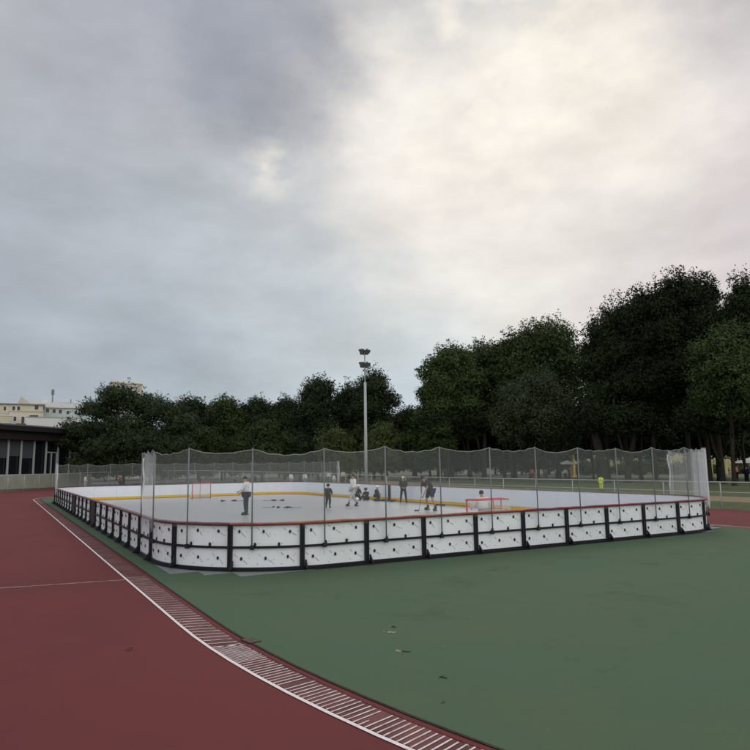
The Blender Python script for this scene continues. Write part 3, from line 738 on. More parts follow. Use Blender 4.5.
b = MB(); b.box((-1, -.4, .0), (LB-1.0, .56, zw0-.12)); b.build('base_wall', M_conc, pav)
cols = [-32, -20, -7, 7.5, 20.5, 33.5, 45.5, 57.5, 69.5, 80.5]
xs = [onfront(c)[0] for c in cols]
for i, x in enumerate(xs):
    b = MB(); b.box((x-.11, -.05, zw0+.045), (x+.11, .12, zw1)); b.build('column', M_alu, pav)
b = MB(); b.box((xs[0]-.6, -.12, zw0-.11), (xs[-1]+.2, .2, zw0+.04)); b.build('sill', M_alu, pav)
for i in range(len(xs)-1):
    a, c = xs[i]+.113, xs[i+1]-.113; door = cols[i] in (45.5, 69.5)
    b = MB(); b.box((a, .25, zw0+.045), (c, .32, zw1)); w = b.build('door' if door else 'window', M_glass, pav)
    if not door and i < 5:
        b = MB(); b.box((a, .18, (zw0+zw1)/2-.1+.25*(i % 2)), (c, .22, zw1-.02)); b.build('blind', M_blind, w)
    if door:
        b = MB(); m = (a+c)/2
        b.box((a, .05, ztr-.07), (c, .2, ztr+.07)); b.box((m-.07, .05, zw0+.046), (m+.07, .2, ztr-.072)); b.box((a, .05, zw0+.046), (a+.1, .2, ztr-.072)); b.box((c-.1, .05, zw0+.046), (c, .2, ztr-.072))
        b.build('door_frame', M_alu, w)
def block(name, label, cat, pxa, pxb, r, ytop, ybot, depth, wallm, wins=(), r2=None, roofm=None, zbase=0, roofh=.5, over=.4, grp=None):
    """building whose front runs between two bearings at real distances"""
    a, c = at(pxa, r), at(pxb, r2 or r); d = c-a; Ld = d.length; rz = math.atan2(d.y, d.x)
    zt = zat((pxa+pxb)/2, ytop, (r+(r2 or r))/2)
    root = empty(name, a, label, cat, grp, rz)
    b = MB(); b.box((0, 0, zbase), (Ld, depth, zt)); b.build('wall', wallm, root)
    if roofm:
        b = MB(); b.box((-over, -over, zt+.003), (Ld+over, depth+over, zt+roofh)); b.build('roof', roofm, root)
    for (wx, wy, ww, wh) in wins:
        u = (wx-pxa)/(pxb-pxa)*Ld; z = zat(wx, wy, r); hw = ww/F*r/2; hh = wh/F*r/2
        b = MB(); b.box((u-hw-.12, -.06, z-hh-.12), (u+hw+.12, .04, z-hh)); b.box((u-hw-.12, -.06, z+hh), (u+hw+.12, .04, z+hh+.12)); b.box((u-hw-.12, -.06, z-hh+.001), (u-hw, .04, z+hh-.001)); b.box((u+hw, -.06, z-hh+.001), (u+hw+.12, .04, z+hh-.001))
        w = b.build('window', M_whitew, root)
        b = MB(); b.box((u-hw+.001, -.03, z-hh+.001), (u+hw-.001, .02, z+hh-.001)); b.build('pane', M_glass, w)
    return root, zt, Ld
bg, zt, Ld = block('house', 'beige flat roofed house above the pavilion roof at the far left', 'building', -30, 40, 172, 404.5, 430, 12, M_beige,
    [(-12, 408, 3, 3.5), (0.5, 408.5, 2, 3.5), (9.5, 408.5, 2.4, 4), (14.5, 408.5, 2.4, 4), (33, 407.5, 3.2, 4)], roofm=M_rooftop, roofh=.25)
block('house', 'peach coloured lower block in front of the beige house', 'building', 6, 39.8, 165, 411.5, 432, 7, M_peach, [(12, 419, 2.2, 4.4), (20, 420, 2.4, 6), (31, 417, 7, 3.4)], roofm=M_cream, roofh=.2, over=.15)
block('house', 'cream wing with a wide dark window at the far left edge', 'building', -30, 10, 158, 415.5, 432, 6, M_cream, [(4, 426, 8, 5), (-14, 426, 8, 5)], roofm=M_whitew, roofh=.2, over=.1)
block('house', 'mint green house with small dark windows and a white roof beside the beige house', 'building', 40.5, 84, 176, 408, 430, 12, M_mint, [(44.5, 410.5, 2.6, 3.6), (51, 411, 2.6, 3.6), (57.3, 411.5, 2.6, 3.6), (65, 412.5, 2.4, 3), (73, 412.5, 2.4, 3)], roofm=M_whitew, roofh=1.2, over=.5)
block('garden_wall', 'blank white wall rising behind the pavilion roof below the mint house', 'wall', 23.5, 78, 140, 418, 434, 3, M_whitew, roofm=M_conc, roofh=.2, over=.06)
# roof clutter on its own
q = at(20, 174); z0 = zat(20, 403, 174)
b = MB(); b.add([(q.x-1.3, q.y, z0-.2), (q.x+1.6, q.y, z0-.2), (q.x-.6, q.y, z0+1.6), (q.x-1.3, q.y+.4, z0-.2), (q.x+1.6, q.y+.4, z0-.2), (q.x-.6, q.y+.4, z0+1.6)], [(0, 1, 2), (5, 4, 3), (0, 3, 4, 1), (1, 4, 5, 2), (2, 5, 3, 0)])
tag(b.build('roof_gable', M_beige), 'small tilted beige gable on top of the beige house roof', 'roof gable')
q = at(49, 180); root = empty('antenna_mast', (q.x, q.y, 0), 'thin antenna mast standing above the mint house roof', 'antenna'); zz = zat(49, 389, 180)
b = MB(); b.tube([(0, 0, 0), (0, 0, zz)], [.25, .12], 6); b.build('mast', M_galv, root)
b = MB(); b.tube([(0, 0, zz-1.4), (0, 0, zz-.2)], .34, 8); b.build('aerial', M_galv, root)
for (pxx, w, hgt, lab) in ((36, 3.4, 1.1, 'white plant box on the roof left of the antenna'), (60, 5, .5, 'flat dark solar panel on the mint house roof')):
    q = at(pxx, 178); z0 = zat(pxx, 404.2, 178); b = MB(); b.box((-w/2, -1, 0), (w/2, 1, hgt), mtx=Matrix.Translation((q.x, q.y, z0-.2)) @ Matrix.Rotation(-.3, 4, 'Z')); b.tube([(q.x+w/3, q.y, z0), (q.x+w/3, q.y, z0+hgt+.8)], .08, 5)
    tag(b.build('roof_equipment', M_whitew if w < 4 else M_lamp), lab, 'roof equipment')
# clutter below: air conditioners in front of the peach block
for (pxx, yy, w, hgt) in ((11, 424.5, 1.6, 1.3), (17, 426.5, 1.4, 1.2), (21.5, 427.5, 1.3, 1.4)):
    q = at(pxx, 156); z0 = zat(pxx, yy, 156); b = MB(); b.box((-w/2, -.4, -.6), (w/2, .4, hgt-.6), mtx=Matrix.Translation((q.x, q.y, z0))); b.tube([(q.x, q.y, 0), (q.x, q.y, z0-.6)], .12, 5)
    tag(b.build('rooftop_unit', M_lamp if pxx > 15 else M_alu), 'boxy air conditioning unit in front of the peach block', 'air conditioner', 'air conditioners by the peach block')
# round pale tank tower behind the left tree
for (pxx, lab, ytop, rr_) in ((114, 'pale round water tank with a cap showing above the left tree', 383.5, 1.9), (131, 'second pale water tank half hidden behind the left tree crown', 385, 2.1)):
    q = at(pxx, 190); zt = zat(pxx, ytop, 190); root = empty('water_tank', q, lab, 'water tank')
    b = MB(); b.tube([(0, 0, 0), (0, 0, zt)], rr_, 20); b.build('tank_body', M_conc2, root)
    b = MB(); b.tube([(0, 0, zt+.01), (0, 0, zt+.3), (0, 0, zt+.9), (0, 0, zt+1.1)], [rr_*1.12, rr_*1.12, rr_*.5, .2], 20); b.build('tank_cap', M_conc2, root)

# ---------------------------------------------------------------- right-hand background: yellow pavilion, shelters
yb, zt, Ld = block('building', 'long pale yellow building glimpsed under the trees on the right', 'building', 565, 775, 170, 446, 480, 10, M_yelb, r2=165, roofm=M_cream, roofh=.4)
pr_ = random.Random(5)
for i in range(17):
    u = 2+i*3.0+pr_.uniform(-.8, .8); b = MB(); b.box((u, -.35, 0), (u+.7, -.002, zt)); b.build('pilaster', M_cream, yb)
for i in range(0, 16, 3):
    u = 3.6+i*3.0; b = MB(); b.box((u+.1, -.05, 1.6), (u+1.3, .02, 3.4)); b.build('window', mat('dull_pane', (.10, .12, .08), .3), yb)
q = at(573, 120); b = MB(); b.box((-.45, -.2, 0), (.45, .2, zat(573, 453, 120)), mtx=Matrix.Translation(q) @ Matrix.Rotation(.4, 4, 'Z')); b.box((-1.2, -.25, 0), (1.2, .25, .25), mtx=Matrix.Translation(q) @ Matrix.Rotation(.4, 4, 'Z'))
tag(b.build('sign_column', M_yelp), 'bright yellow upright column at the edge of the playground', 'column')
def shelter(px_, r_, yr, w, label, m):
    q = at(px_, r_); zt = zat(px_, yr, r_); root = empty('canopy_shelter', q, label, 'canopy')
    b = MB(); b.add([(-w, -w*.8, zt-.35), (w, -w*.8, zt-.35), (w, w*.8, zt-.35), (-w, w*.8, zt-.35), (0, 0, zt+.25), ], [(0, 1, 4), (1, 2, 4), (2, 3, 4), (3, 0, 4), (3, 2, 1, 0)]); b.build('canopy', m, root)
    for sx in (-1, 1):
        for sy in (-1, 1): b = MB(); b.tube([(sx*w*.9, sy*w*.7, 0), (sx*w*.9, sy*w*.7, zt-.36)], .08, 6); b.build('leg', M_lamp, root)
shelter(567, 108, 462, 1.3, 'small white canopy among the people behind the rink', M_whitew)
shelter(749, 96, 460, 1.7, 'white topped shelter at the right edge beyond the fence', M_whitew)
# tall lit posts of the sports court behind
for pxx in (711, 718, 726, 733):
    q = at(pxx, 140); b = MB(); b.tube([q, q+Vector((0, 0, zat(pxx, 452, 140)))], .28, 8); tag(b.build('court_column', M_yelb), 'pale yellow round column between the tree trunks at the right', 'column', 'pale yellow columns on the right')
# playground rail/benches: reddish low structures
for (pxx, w, lab) in ((548, 2.0, 'low red playground seat left of the trunk'), (562, 1.6, 'low red playground seat below the white canopy')):
    q = at(pxx, 104); root = empty('bench', q, lab, 'bench')
    b = MB(); b.box((-w, -.3, .42), (w, .3, .5)); b.build('seat', mat('seat_red', (.35, .07, .06), .6), root)
    for sx in (-.8, .8): b = MB(); b.box((sx*w-.05, -.25, 0), (sx*w+.05, .25, .419)); b.build('leg', M_lamp, root)

# spectators
def spec(px_, y_, r_, h, label, shirt, trousers, pose={}, a=0, head='hair', helmet=(20, 20, 22), group=None, fingers=False):
    q = at(px_, r_); return person((q.x, q.y, .0), facing(q.x, q.y)+RT(a), h, label, pose, shirt=shirt, trousers=trousers, boots='shoe', head=head, helmet=helmet, group=group, fingers=fingers, bulk=1.1)
spec(600, 0, 61, 1.30, 'child in bright yellow-green top beyond the right fence', ('hivis', (214, 236, 40)), ('hivis_b', (205, 225, 60)), a=170)
spec(736, 0, 92, 1.85, 'person in pink shirt walking on the lawn at the right', ('pink', (220, 110, 120)), ('black', (24, 24, 28)), a=60)
spec(746, 0, 82, 1.8, 'person in navy by the white topped shelter at the right edge', ('navy_b', (30, 34, 60)), ('black', (24, 24, 28)), a=-30)
for (p_, r_, hh, lab, sh, trr, a) in [
    (532, 100, 1.75, 'person in red and white left of the bare trunk behind the rink', ('red_white', (205, 120, 125)), ('maroon', (110, 50, 55)), 20),
    (537, 103, 1.7, 'person in white and maroon among the group behind the rink', ('pale_pink', (214, 190, 190)), ('maroon', (110, 50, 55)), 160),
    (545, 105, 1.7, 'grey haired person in grey beside the trunk', ('greyish', (130, 134, 136)), ('grey_b', (80, 82, 86)), 80),
    (556, 102, 1.7, 'person in pale top right of the dark trunk', ('pale_grey', (180, 184, 186)), ('grey_b', (80, 82, 86)), 200),
    (565, 99, 1.7, 'person in white top under the white canopy', ('white_c', (215, 215, 216)), ('black', (24, 24, 28)), 0),
    (569, 101, 1.7, 'person in dark top under the white canopy', ('dark_c', (40, 44, 60)), ('black', (24, 24, 28)), 90),
    (343, 88, 1.85, 'person in cream top standing behind the far fence left of the light pole', ('cream_c', (196, 190, 176)), ('brown_c', (92, 66, 56)), 10),
    (329, 90, 1.75, 'person in white at the end of the far net', ('white_c', (215, 215, 216)), ('grey_b', (80, 82, 86)), 30),
    (291, 83, 1.7, 'left person in white seen through the far net', ('white_c', (215, 215, 216)), ('pale_c', (160, 158, 152)), 30),
    (305, 83, 1.7, 'right person in white seen through the far net', ('white_c', (215, 215, 216)), ('pale_c', (160, 158, 152)), -30),
    (334, 78, 1.5, 'person in pale top leaning beside the far boards', ('white_c', (215, 215, 216)), ('pale_c', (160, 158, 152)), 60),
    (121, 84, 1.75, 'person in dark red top behind the far left boards', ('dark_red', (120, 44, 50)), ('black', (24, 24, 28)), 120),
    (86, 88, 1.75, 'person in pale clothes running behind the left fence', ('pale_run', (205, 205, 200)), ('pale_c', (160, 158, 152)), 80),
    (235, 74, 1.4, 'child in dark top behind the far boards right of the far goal', ('dark_c', (40, 44, 60)), ('black', (24, 24, 28)), 80),
    (254, 72, 1.72, 'dark haired person peeping over the far boards beside the tall man', ('dark_d', (50, 48, 50)), ('black', (24, 24, 28)), 0),
    (445, 118, 1.7, 'person in brown under the trees right of the bending player', ('brown_d', (110, 84, 80)), ('grey_b', (80, 82, 86)), 0)]:
    pose = dict(anl=(-.14, .2, .1), tol=(-.14, .35, .06), anr=(.14, -.2, .1), tor=(.14, -.05, .04), wrl=(-.26, .2, 1.0), wrr=(.26, -.02, .92)) if a in (80, 60) else {}
    spec(p_, 0, r_, hh, lab, sh, trr, pose, a)

# drain cover and litter on the court
b = MB(); m = Matrix.Translation((-.41, -5.35, .017)) @ Matrix.Rotation(.2, 4, 'Z') @ Matrix.Scale(.55, 4)
b.box((-.16, -.24, 0), (.16, .24, .012), 0)
for k in range(5): b.box((-.13, -.21+k*.09, .0121), (.13, -.17+k*.09, .016), 1)
b.v = [tuple(m @ Vector(v)) for v in b.v]
tag(b.build('drain_cover', [mat('rust_iron', (.055, .04, .028), .8, .2, var=.3, scale=20), mat('rust_iron_b', (.12, .085, .06), .7, .3, var=.3, scale=20)]), 'rusty iron drain cover at the edge of the green court', 'drain cover')
M_twig = mat('twig', (.40, .36, .28), .8, .1, var=.2, scale=20); M_twigd = mat('twig_dark', (.03, .028, .02), .8, .1, var=.2, scale=20)
def twig(x, y, ln, a, mt, label, fork=False, r=.006):
    b = MB(); c, s_ = math.cos(a), math.sin(a); P = [(x+c*t*ln+.01*math.sin(t*9)*s_, y+s_*t*ln+.01*math.sin(t*7)*c, .02+.004*math.sin(t*8)) for t in (0, .3, .6, 1)]
    b.tube(P, [r, r*.9, r*.7, r*.4], 5)
    if fork: b.tube([P[1], (P[1][0]+.05*math.cos(a+.9), P[1][1]+.05*math.sin(a+.9), .03)], [r*.7, r*.3], 5); b.tube([P[2], (P[2][0]+.05*math.cos(a-1), P[2][1]+.05*math.sin(a-1), .02)], [r*.7, r*.3], 5)
    tag(b.build('twig', mt), label, 'twig')
VA = math.atan2(-math.sin(YAW), math.cos(YAW))  # across the view
twig(1.38, -5.98, .13, VA+.2, M_twig, 'pale dry twig lying flat on the green court, the longest', False, .010)
twig(.98, -6.86, .06, VA+.3, M_twig, 'short pale twig touching a dark one on the court', True, .010)
twig(1.04, -6.90, .13, VA-.1, M_twigd, 'thin dark twig beside the short pale one', False, .006)
twig(1.60, -5.72, .05, VA, M_twigd, 'tiny dark curled twig above the long pale twig', True, .007)
twig(.86, -8.0, .09, VA-.15, M_twigd, 'forked dark twig nearest the camera on the court', True, .007)
def leafbit(x, y, r, mt, label):
    b = MB(); n = 7; b.add([(x+r*math.cos(2*math.pi*k/n)*(1+.3*math.sin(k*2.3)), y+.6*r*math.sin(2*math.pi*k/n), .018+.008*math.sin(k*1.7)+.004) for k in range(n)]+[(x, y, .032)], [(k, (k+1) % n, n) for k in range(n)])
    tag(b.build('fallen_leaf', mt), label, 'leaf')
leafbit(1.34, -5.93, .014, M_twig, 'small pale leaf scrap left of the long twig')
leafbit(1.62, -7.02, .011, M_twig, 'small pale speck of leaf on the court right of the twigs')
leafbit(.45, -8.66, .022, mat('leaf_dark', (.05, .06, .04), .8), 'dark crumpled leaf near the bottom of the green court')
leafbit(.02, -9.62, .016, M_twig, 'pale leaf scrap on the groove by the hatching')
leafbit(-1.9, -4.9, .04, M_twigd, 'dark curled leaf lying on the red track')

# ---------------------------------------------------------------- trees
LM = dict(dark=leafmat('leaf_dark_green', (.018, .030, .014), (.046, .068, .028)), mid=leafmat('leaf_mid_green', (.026, .044, .015), (.072, .105, .034)),
          light=leafmat('leaf_light_green', (.035, .05, .018), (.095, .12, .042)), grey=leafmat('leaf_grey_green', (.028, .040, .018), (.078, .096, .048)), deep=leafmat('leaf_deep_green', (.014, .023, .010), (.038, .052, .021)))
def crown_mesh(name, blobs, n_leaf, leaf, seed, m, hang=0, spiky=0):
    rg = np.random.default_rng(seed)
    vol = np.array([(b_[3]*b_[4]+b_[4]*b_[5]+b_[3]*b_[5]) for b_ in blobs]); pr = vol/vol.sum()
    n_leaf = int(n_leaf*1.9); n_cl = n_leaf//14
    bi = rg.choice(len(blobs), n_cl, p=pr); B = np.array(blobs)[bi]
    d = rg.normal(size=(n_cl, 3)); d /= np.linalg.norm(d, axis=1)[:, None]
    rad = 1.04-.42*rg.random(n_cl)**1.4
    rad *= 1+rg.normal(size=n_cl)*.05
    cc = B[:, :3]+d*B[:, 3:6]*rad[:, None]
    cr = leaf*(1.2+1.8*rg.random(n_cl))
    k = 14
    C = np.repeat(cc, k, 0); CR = np.repeat(cr, k); nrm = np.repeat(d, k, 0)
    off = rg.normal(size=(n_cl*k, 3)); off /= np.linalg.norm(off, axis=1)[:, None]; off *= (CR*rg.random(n_cl*k)**.5)[:, None]
    off[:, 2] *= .6 if not hang else 1.6
    if spiky: off[:, 2] *= spiky
    # upright twig sprays along the upper outline
    sp = np.repeat((rg.random(n_cl) < (.30 if spiky else .16)) & (d[:, 2] > .1), k)
    tip = np.repeat(d*.55+np.array([0, 0, 1.0])+rg.normal(size=(n_cl, 3))*.18, k, 0)
    along = rg.random(n_cl*k)[:, None]*np.repeat(1.2+2.2*rg.random(n_cl), k)[:, None]*(1.0 if spiky else .7)
    off = np.where(sp[:, None], tip*along*leaf/.30*.34+rg.normal(size=off.shape)*.20*(1.3-along/4), off)
    P = C+off
    nr = nrm*.6+rg.normal(size=P.shape)*.7+np.array([0, 0, .45]); nr /= np.linalg.norm(nr, axis=1)[:, None]
    t = np.cross(nr, rg.normal(size=P.shape)); t /= np.linalg.norm(t, axis=1)[:, None]; bt = np.cross(nr, t)
    sz = (leaf*(.55+.6*rg.random(len(P))))[:, None]
    # inner foliage: bigger leaf sprays through the volume, so the crown closes like a real one
    ni = n_leaf//3; bi2 = rg.choice(len(blobs), ni, p=pr); B2 = np.array(blobs)[bi2]; d2 = rg.normal(size=(ni, 3)); d2 /= np.linalg.norm(d2, axis=1)[:, None]
    P2 = B2[:, :3]+d2*B2[:, 3:6]*(.88*rg.random(ni)**.55)[:, None]
    n2 = d2*.9+rg.normal(size=P2.shape)*.5; n2 /= np.linalg.norm(n2, axis=1)[:, None]; t2 = np.cross(n2, rg.normal(size=P2.shape)); t2 /= np.linalg.norm(t2, axis=1)[:, None]
    P = np.concatenate([P, P2]); t = np.concatenate([t, t2]); bt = np.concatenate([bt, np.cross(n2, t2)]); sz = np.concatenate([sz, (leaf*(1.0+.9*rg.random(ni)))[:, None]])
    q0 = P-t*sz*.62; q1 = P-bt*sz*.30; q2 = P+t*sz*.62; q3 = P+bt*sz*.30
    V = np.stack([q0, q1, q2, q3], 1).reshape(-1, 3)
    F4 = np.arange(len(V)).reshape(-1, 4)
    me = bpy.data.meshes.new(name); nf = len(F4)
    me.vertices.add(len(V)); me.vertices.foreach_set('co', V.astype(np.float32).ravel())
    me.loops.add(nf*4); me.loops.foreach_set('vertex_index', F4.astype(np.int32).ravel())
    me.polygons.add(nf); me.polygons.foreach_set('loop_start', np.arange(0, nf*4, 4, dtype=np.int32))
    me.materials.append(m); me.update(calc_edges=True); me.validate()
    return me
def trunk_mb(h, blobs, r0, seed, fork=.35):
    rg = random.Random(seed); b = MB(); sx, sy = rg.uniform(-.3, .3), rg.uniform(-.3, .3)
    hf = h*fork
    b.tube([(0, 0, -.1), (0, 0, .3), (sx*.3, sy*.3, hf*.5), (sx, sy, hf), (sx*1.4, sy*1.4, h*.72)], [r0*1.5, r0*1.1, r0*.9, r0*.8, r0*.25], 9)
    for bl in blobs:
        c = Vector(bl[:3]); st = Vector((sx, sy, hf*rg.uniform(.8, 1.15))); mid = st.lerp(c, .5)+Vector((rg.uniform(-.4, .4), rg.uniform(-.4, .4), rg.uniform(.0, .6)))
        b.tube([st, mid, c], [r0*.5, r0*.3, r0*.1], 6)
        for _ in range(2):
            e = c+Vector((rg.uniform(-1, 1)*bl[3], rg.uniform(-1, 1)*bl[4], rg.uniform(-.4, .8)*bl[5])); b.tube([mid.lerp(c, .5), e], [r0*.16, r0*.05], 5)
    return b
def rblobs(h, w, seed, zlo=.3, n=9, top=1.0, round_=1.0):
    """irregular crown: blobs filling an egg w wide from zlo*h up to h"""
    rg = random.Random(seed); out = []
    H2 = h*(1-zlo); cz = h*zlo+H2*.5
    out.append((0, 0, cz+.02*H2, w*.34, w*.34, H2*.44))
    for k in range(n):
        a = 2*math.pi*(k+rg.uniform(-.3, .3))/n*1.618*2; t = (k+.5)/n; zz = h*zlo+H2*(.18+.66*t)
        rr_ = w*.5*math.sqrt(max(.05, 1-(2*t*.9-.75)**2))*.62
        s_ = w*rg.uniform(.17, .25)
        out.append((rr_*math.cos(a), rr_*math.sin(a), zz, s_*1.1, s_*1.1, min(s_*.85, H2*.2)))
    # pull the highest one to the exact top
    zt = max(o[2]+o[5] for o in out); k = h/zt
    return [(o[0], o[1], o[2]*k if o[2] > h*.5 else o[2], o[3], o[4], o[5]) for o in out]
def tree(px_, r_, ytop, wpx, kind, label, zlo=.25, n=9, leaves=11000, leaf=.34, seed=None, group='trees around the sports ground', blobs=None, trunk=None, hang=0, spiky=0, name='broadleaf_tree', dy=0):
    q = at(px_, r_); h = zat(px_, ytop, r_); w = wpx/F*r_; seed = seed or int(px_*7+r_)
    bl = blobs(h, w) if blobs else rblobs(h, w, seed, zlo, n)
    root = empty(name, q, label, 'tree', group, YAW*-1)
    me = crown_mesh('crown', bl, leaves, leaf, seed, LM[kind], hang, spiky)
    o = bpy.data.objects.new('crown', me); COL.objects.link(o); o.parent = root
    trunk_mb(h, bl[1:8], trunk or max(.2, h*.012), seed).build('trunk', M_bark, root, None, True)
    return root
# left big spreading tree
def b1(h, w):
    return [(-.30*w, 0, h*.55, .17*w, .2*w, h*.10), (-.40*w, -1, h*.42, .10*w, .13*w, h*.055), (-.20*w, 1, h*.75, .15*w, .2*w, h*.10), (-.05*w, -1, h*.88, .14*w, .18*w, h*.11), (.10*w, 1, h*.80, .17*w, .2*w, h*.12),
            (.27*w, 0, h*.72, .16*w, .2*w, h*.11), (.40*w, 0, h*.60, .12*w, .18*w, h*.12), (0, 0, h*.58, .24*w, .2*w, h*.12), (.15*w, -2, h*.42, .25*w, .2*w, h*.13), (.36*w, -1, h*.36, .16*w, .2*w, h*.14), (-.12*w, -1, h*.38, .16*w, .2*w, h*.12), (.1*w, 0, h*.22, .3*w, .2*w, h*.12), (-.26*w, 0, h*.24, .12*w, .2*w, h*.09)]
tree(124, 104, 384.5, 132, 'dark', 'big spreading dark tree with layered crown beside the pavilion', blobs=b1, leaves=21000, leaf=.30)
G = 'row of trees beyond the far fence'
for a in [
    (188, 122, 396, 56, 'dark', 'round dark tree just right of the big spreading left tree', .12, 9, 11000),
    (222, 128, 395.5, 50, 'mid', 'mid green tree with a level crown, second right of the spreading left tree', .12, 9, 10000),
    (254, 131, 397, 48, 'dark', 'dark tree left of the peaked pair in the middle of the row', .12, 9, 10000),
    (285, 128, 395, 44, 'dark', 'narrow dark tree touching the left side of the middle peaked tree', .12, 9, 9000),
    (318, 121, 375.5, 62, 'dark', 'tall peaked dark tree left of the floodlight pole', .12, 11, 14000),
    (349, 125, 380, 40, 'dark', 'dark tree filling between the two tall trees by the floodlight pole', .12, 9, 9000),
    (374, 120, 367, 60, 'dark', 'tallest dark tree directly behind the floodlight pole', .10, 11, 14000)]:
    tree(a[0], a[1], a[2], a[3], a[4], a[5], a[6], a[7], a[8], .36, group=G)
G2 = 'low bushy trees in front of the far row'
for a in [(150, 116, 430, 60, 'dark', 'low dark bushy tree under the spreading left tree'), (200, 116, 426, 48, 'mid', 'low bushy tree below the level crowned tree'), (262, 112, 420, 62, 'mid', 'low rounded green tree in front of the narrow dark tree'),
          (336, 110, 429, 44, 'light', 'low yellowish green tree left of the floodlight pole'), (382, 110, 423, 46, 'light', 'low pale green tree just right of the floodlight pole'), (416, 112, 411, 46, 'mid', 'low green tree in the dip right of the floodlight pole'), (300, 114, 436, 40, 'dark', 'low dark tree between the rounded and the yellowish ones')]:
    tree(a[0], a[1], a[2], a[3], a[4], a[5], .06, 8, 8000, .32, group=G2)
G3 = 'tall trees on the right'
tree(452, 108, 342, 76, 'mid', 'rounded green tree at the left end of the tall right group', .22, 12, 17000, .33, group=G3)
tree(438, 104, 372, 44, 'mid', 'shorter green tree at the left flank of the rounded one', .15, 9, 9000, .33, group=G3)
tree(484, 116, 338, 60, 'mid', 'green tree merging into the right side of the rounded one', .2, 11, 12000, .34, group=G3)
tree(545, 110, 317, 108, 'mid', 'broad high green tree behind the drooping grey one', .26, 14, 22000, .34, group=G3)
tree(515, 112, 330, 56, 'mid', 'green tree on the left shoulder of the broad high one', .26, 10, 12000, .34, group=G3)
tree(538, 92, 371, 84, 'grey', 'greyish drooping tree standing in front of the broad green one', .24, 12, 17000, .26, group=G3, hang=1)
tree(628, 92, 297, 74, 'deep', 'very dark tall tree with stepped left edge', .24, 13, 18000, .30, group=G3, spiky=1.5)
tree(608, 94, 322, 46, 'deep', 'dark tree at the left foot of the very dark tall one', .26, 9, 10000, .30, group=G3, spiky=1.5)
tree(655, 89, 281, 64, 'deep', 'very dark tree forming the middle of the highest mass', .24, 13, 15000, .30, group=G3, spiky=1.5)
tree(690, 88, 266, 86, 'deep', 'highest very dark tree of the right group', .24, 14, 22000, .30, group=G3, spiky=1.5)
tree(719, 92, 270, 48, 'deep', 'dark tree right behind the highest one', .24, 10, 12000, .30, group=G3, spiky=1.5)
tree(757, 84, 268, 46, 'deep', 'dark tree cut by the right edge of the photo', .24, 11, 12000, .30, group=G3, spiky=1.5)
tree(733, 74, 322, 62, 'mid', 'lighter green leafy tree in front of the dark ones at the right edge', .34, 12, 15000, .26, group=G3)
tree(775, 78, 318, 80, 'mid', 'green tree just beyond the right edge of the view', .34, 12, 9000, .30, group=G3)
for (p_, r_, y_, w_, k_) in [(583, 138, 462, 18, 'light'), (598, 134, 458, 20, 'light'), (618, 140, 465, 22, 'mid'), (636, 136, 461, 18, 'light'), (652, 142, 457, 22, 'light'), (672, 136, 464, 22, 'mid'), (690, 140, 460, 20, 'light'), (716, 150, 466, 18, 'light'), (742, 146, 463, 20, 'light')]:
    tree(p_, r_, y_, w_, k_, 'bushy light green shrub in front of the long pale yellow building', .02, 6, 2600, .30, group='shrubs in front of the yellow building', name='shrub', trunk=.06)
# understorey
for (p_, r_, y_, w_, k_) in [(430, 126, 410, 60, 'dark'), (470, 128, 412, 60, 'dark'), (505, 124, 408, 60, 'deep'), (560, 122, 405, 60, 'deep'), (598, 112, 400, 56, 'deep'), (640, 108, 395, 70, 'deep'), (690, 110, 392, 70, 'deep'), (735, 106, 398, 60, 'deep')]:
    tree(p_, r_, y_, w_, k_, 'dark tree of the shady second row beneath the tall right group', .20, 11, 10000, .42, group='shady second row of trees')
# far row closing the horizon
for i, p_ in enumerate(list(range(90, 575, 27))):
    if i == 0: proto = None
    o = tree(p_, 150+(i*7) % 14, 424+(i*5) % 9, 50, 'deep' if i % 2 else 'dark', 'distant dark tree in the hazy last row behind the far fence', .02, 8, 6000, .5, group='distant last row of trees', seed=40+i)
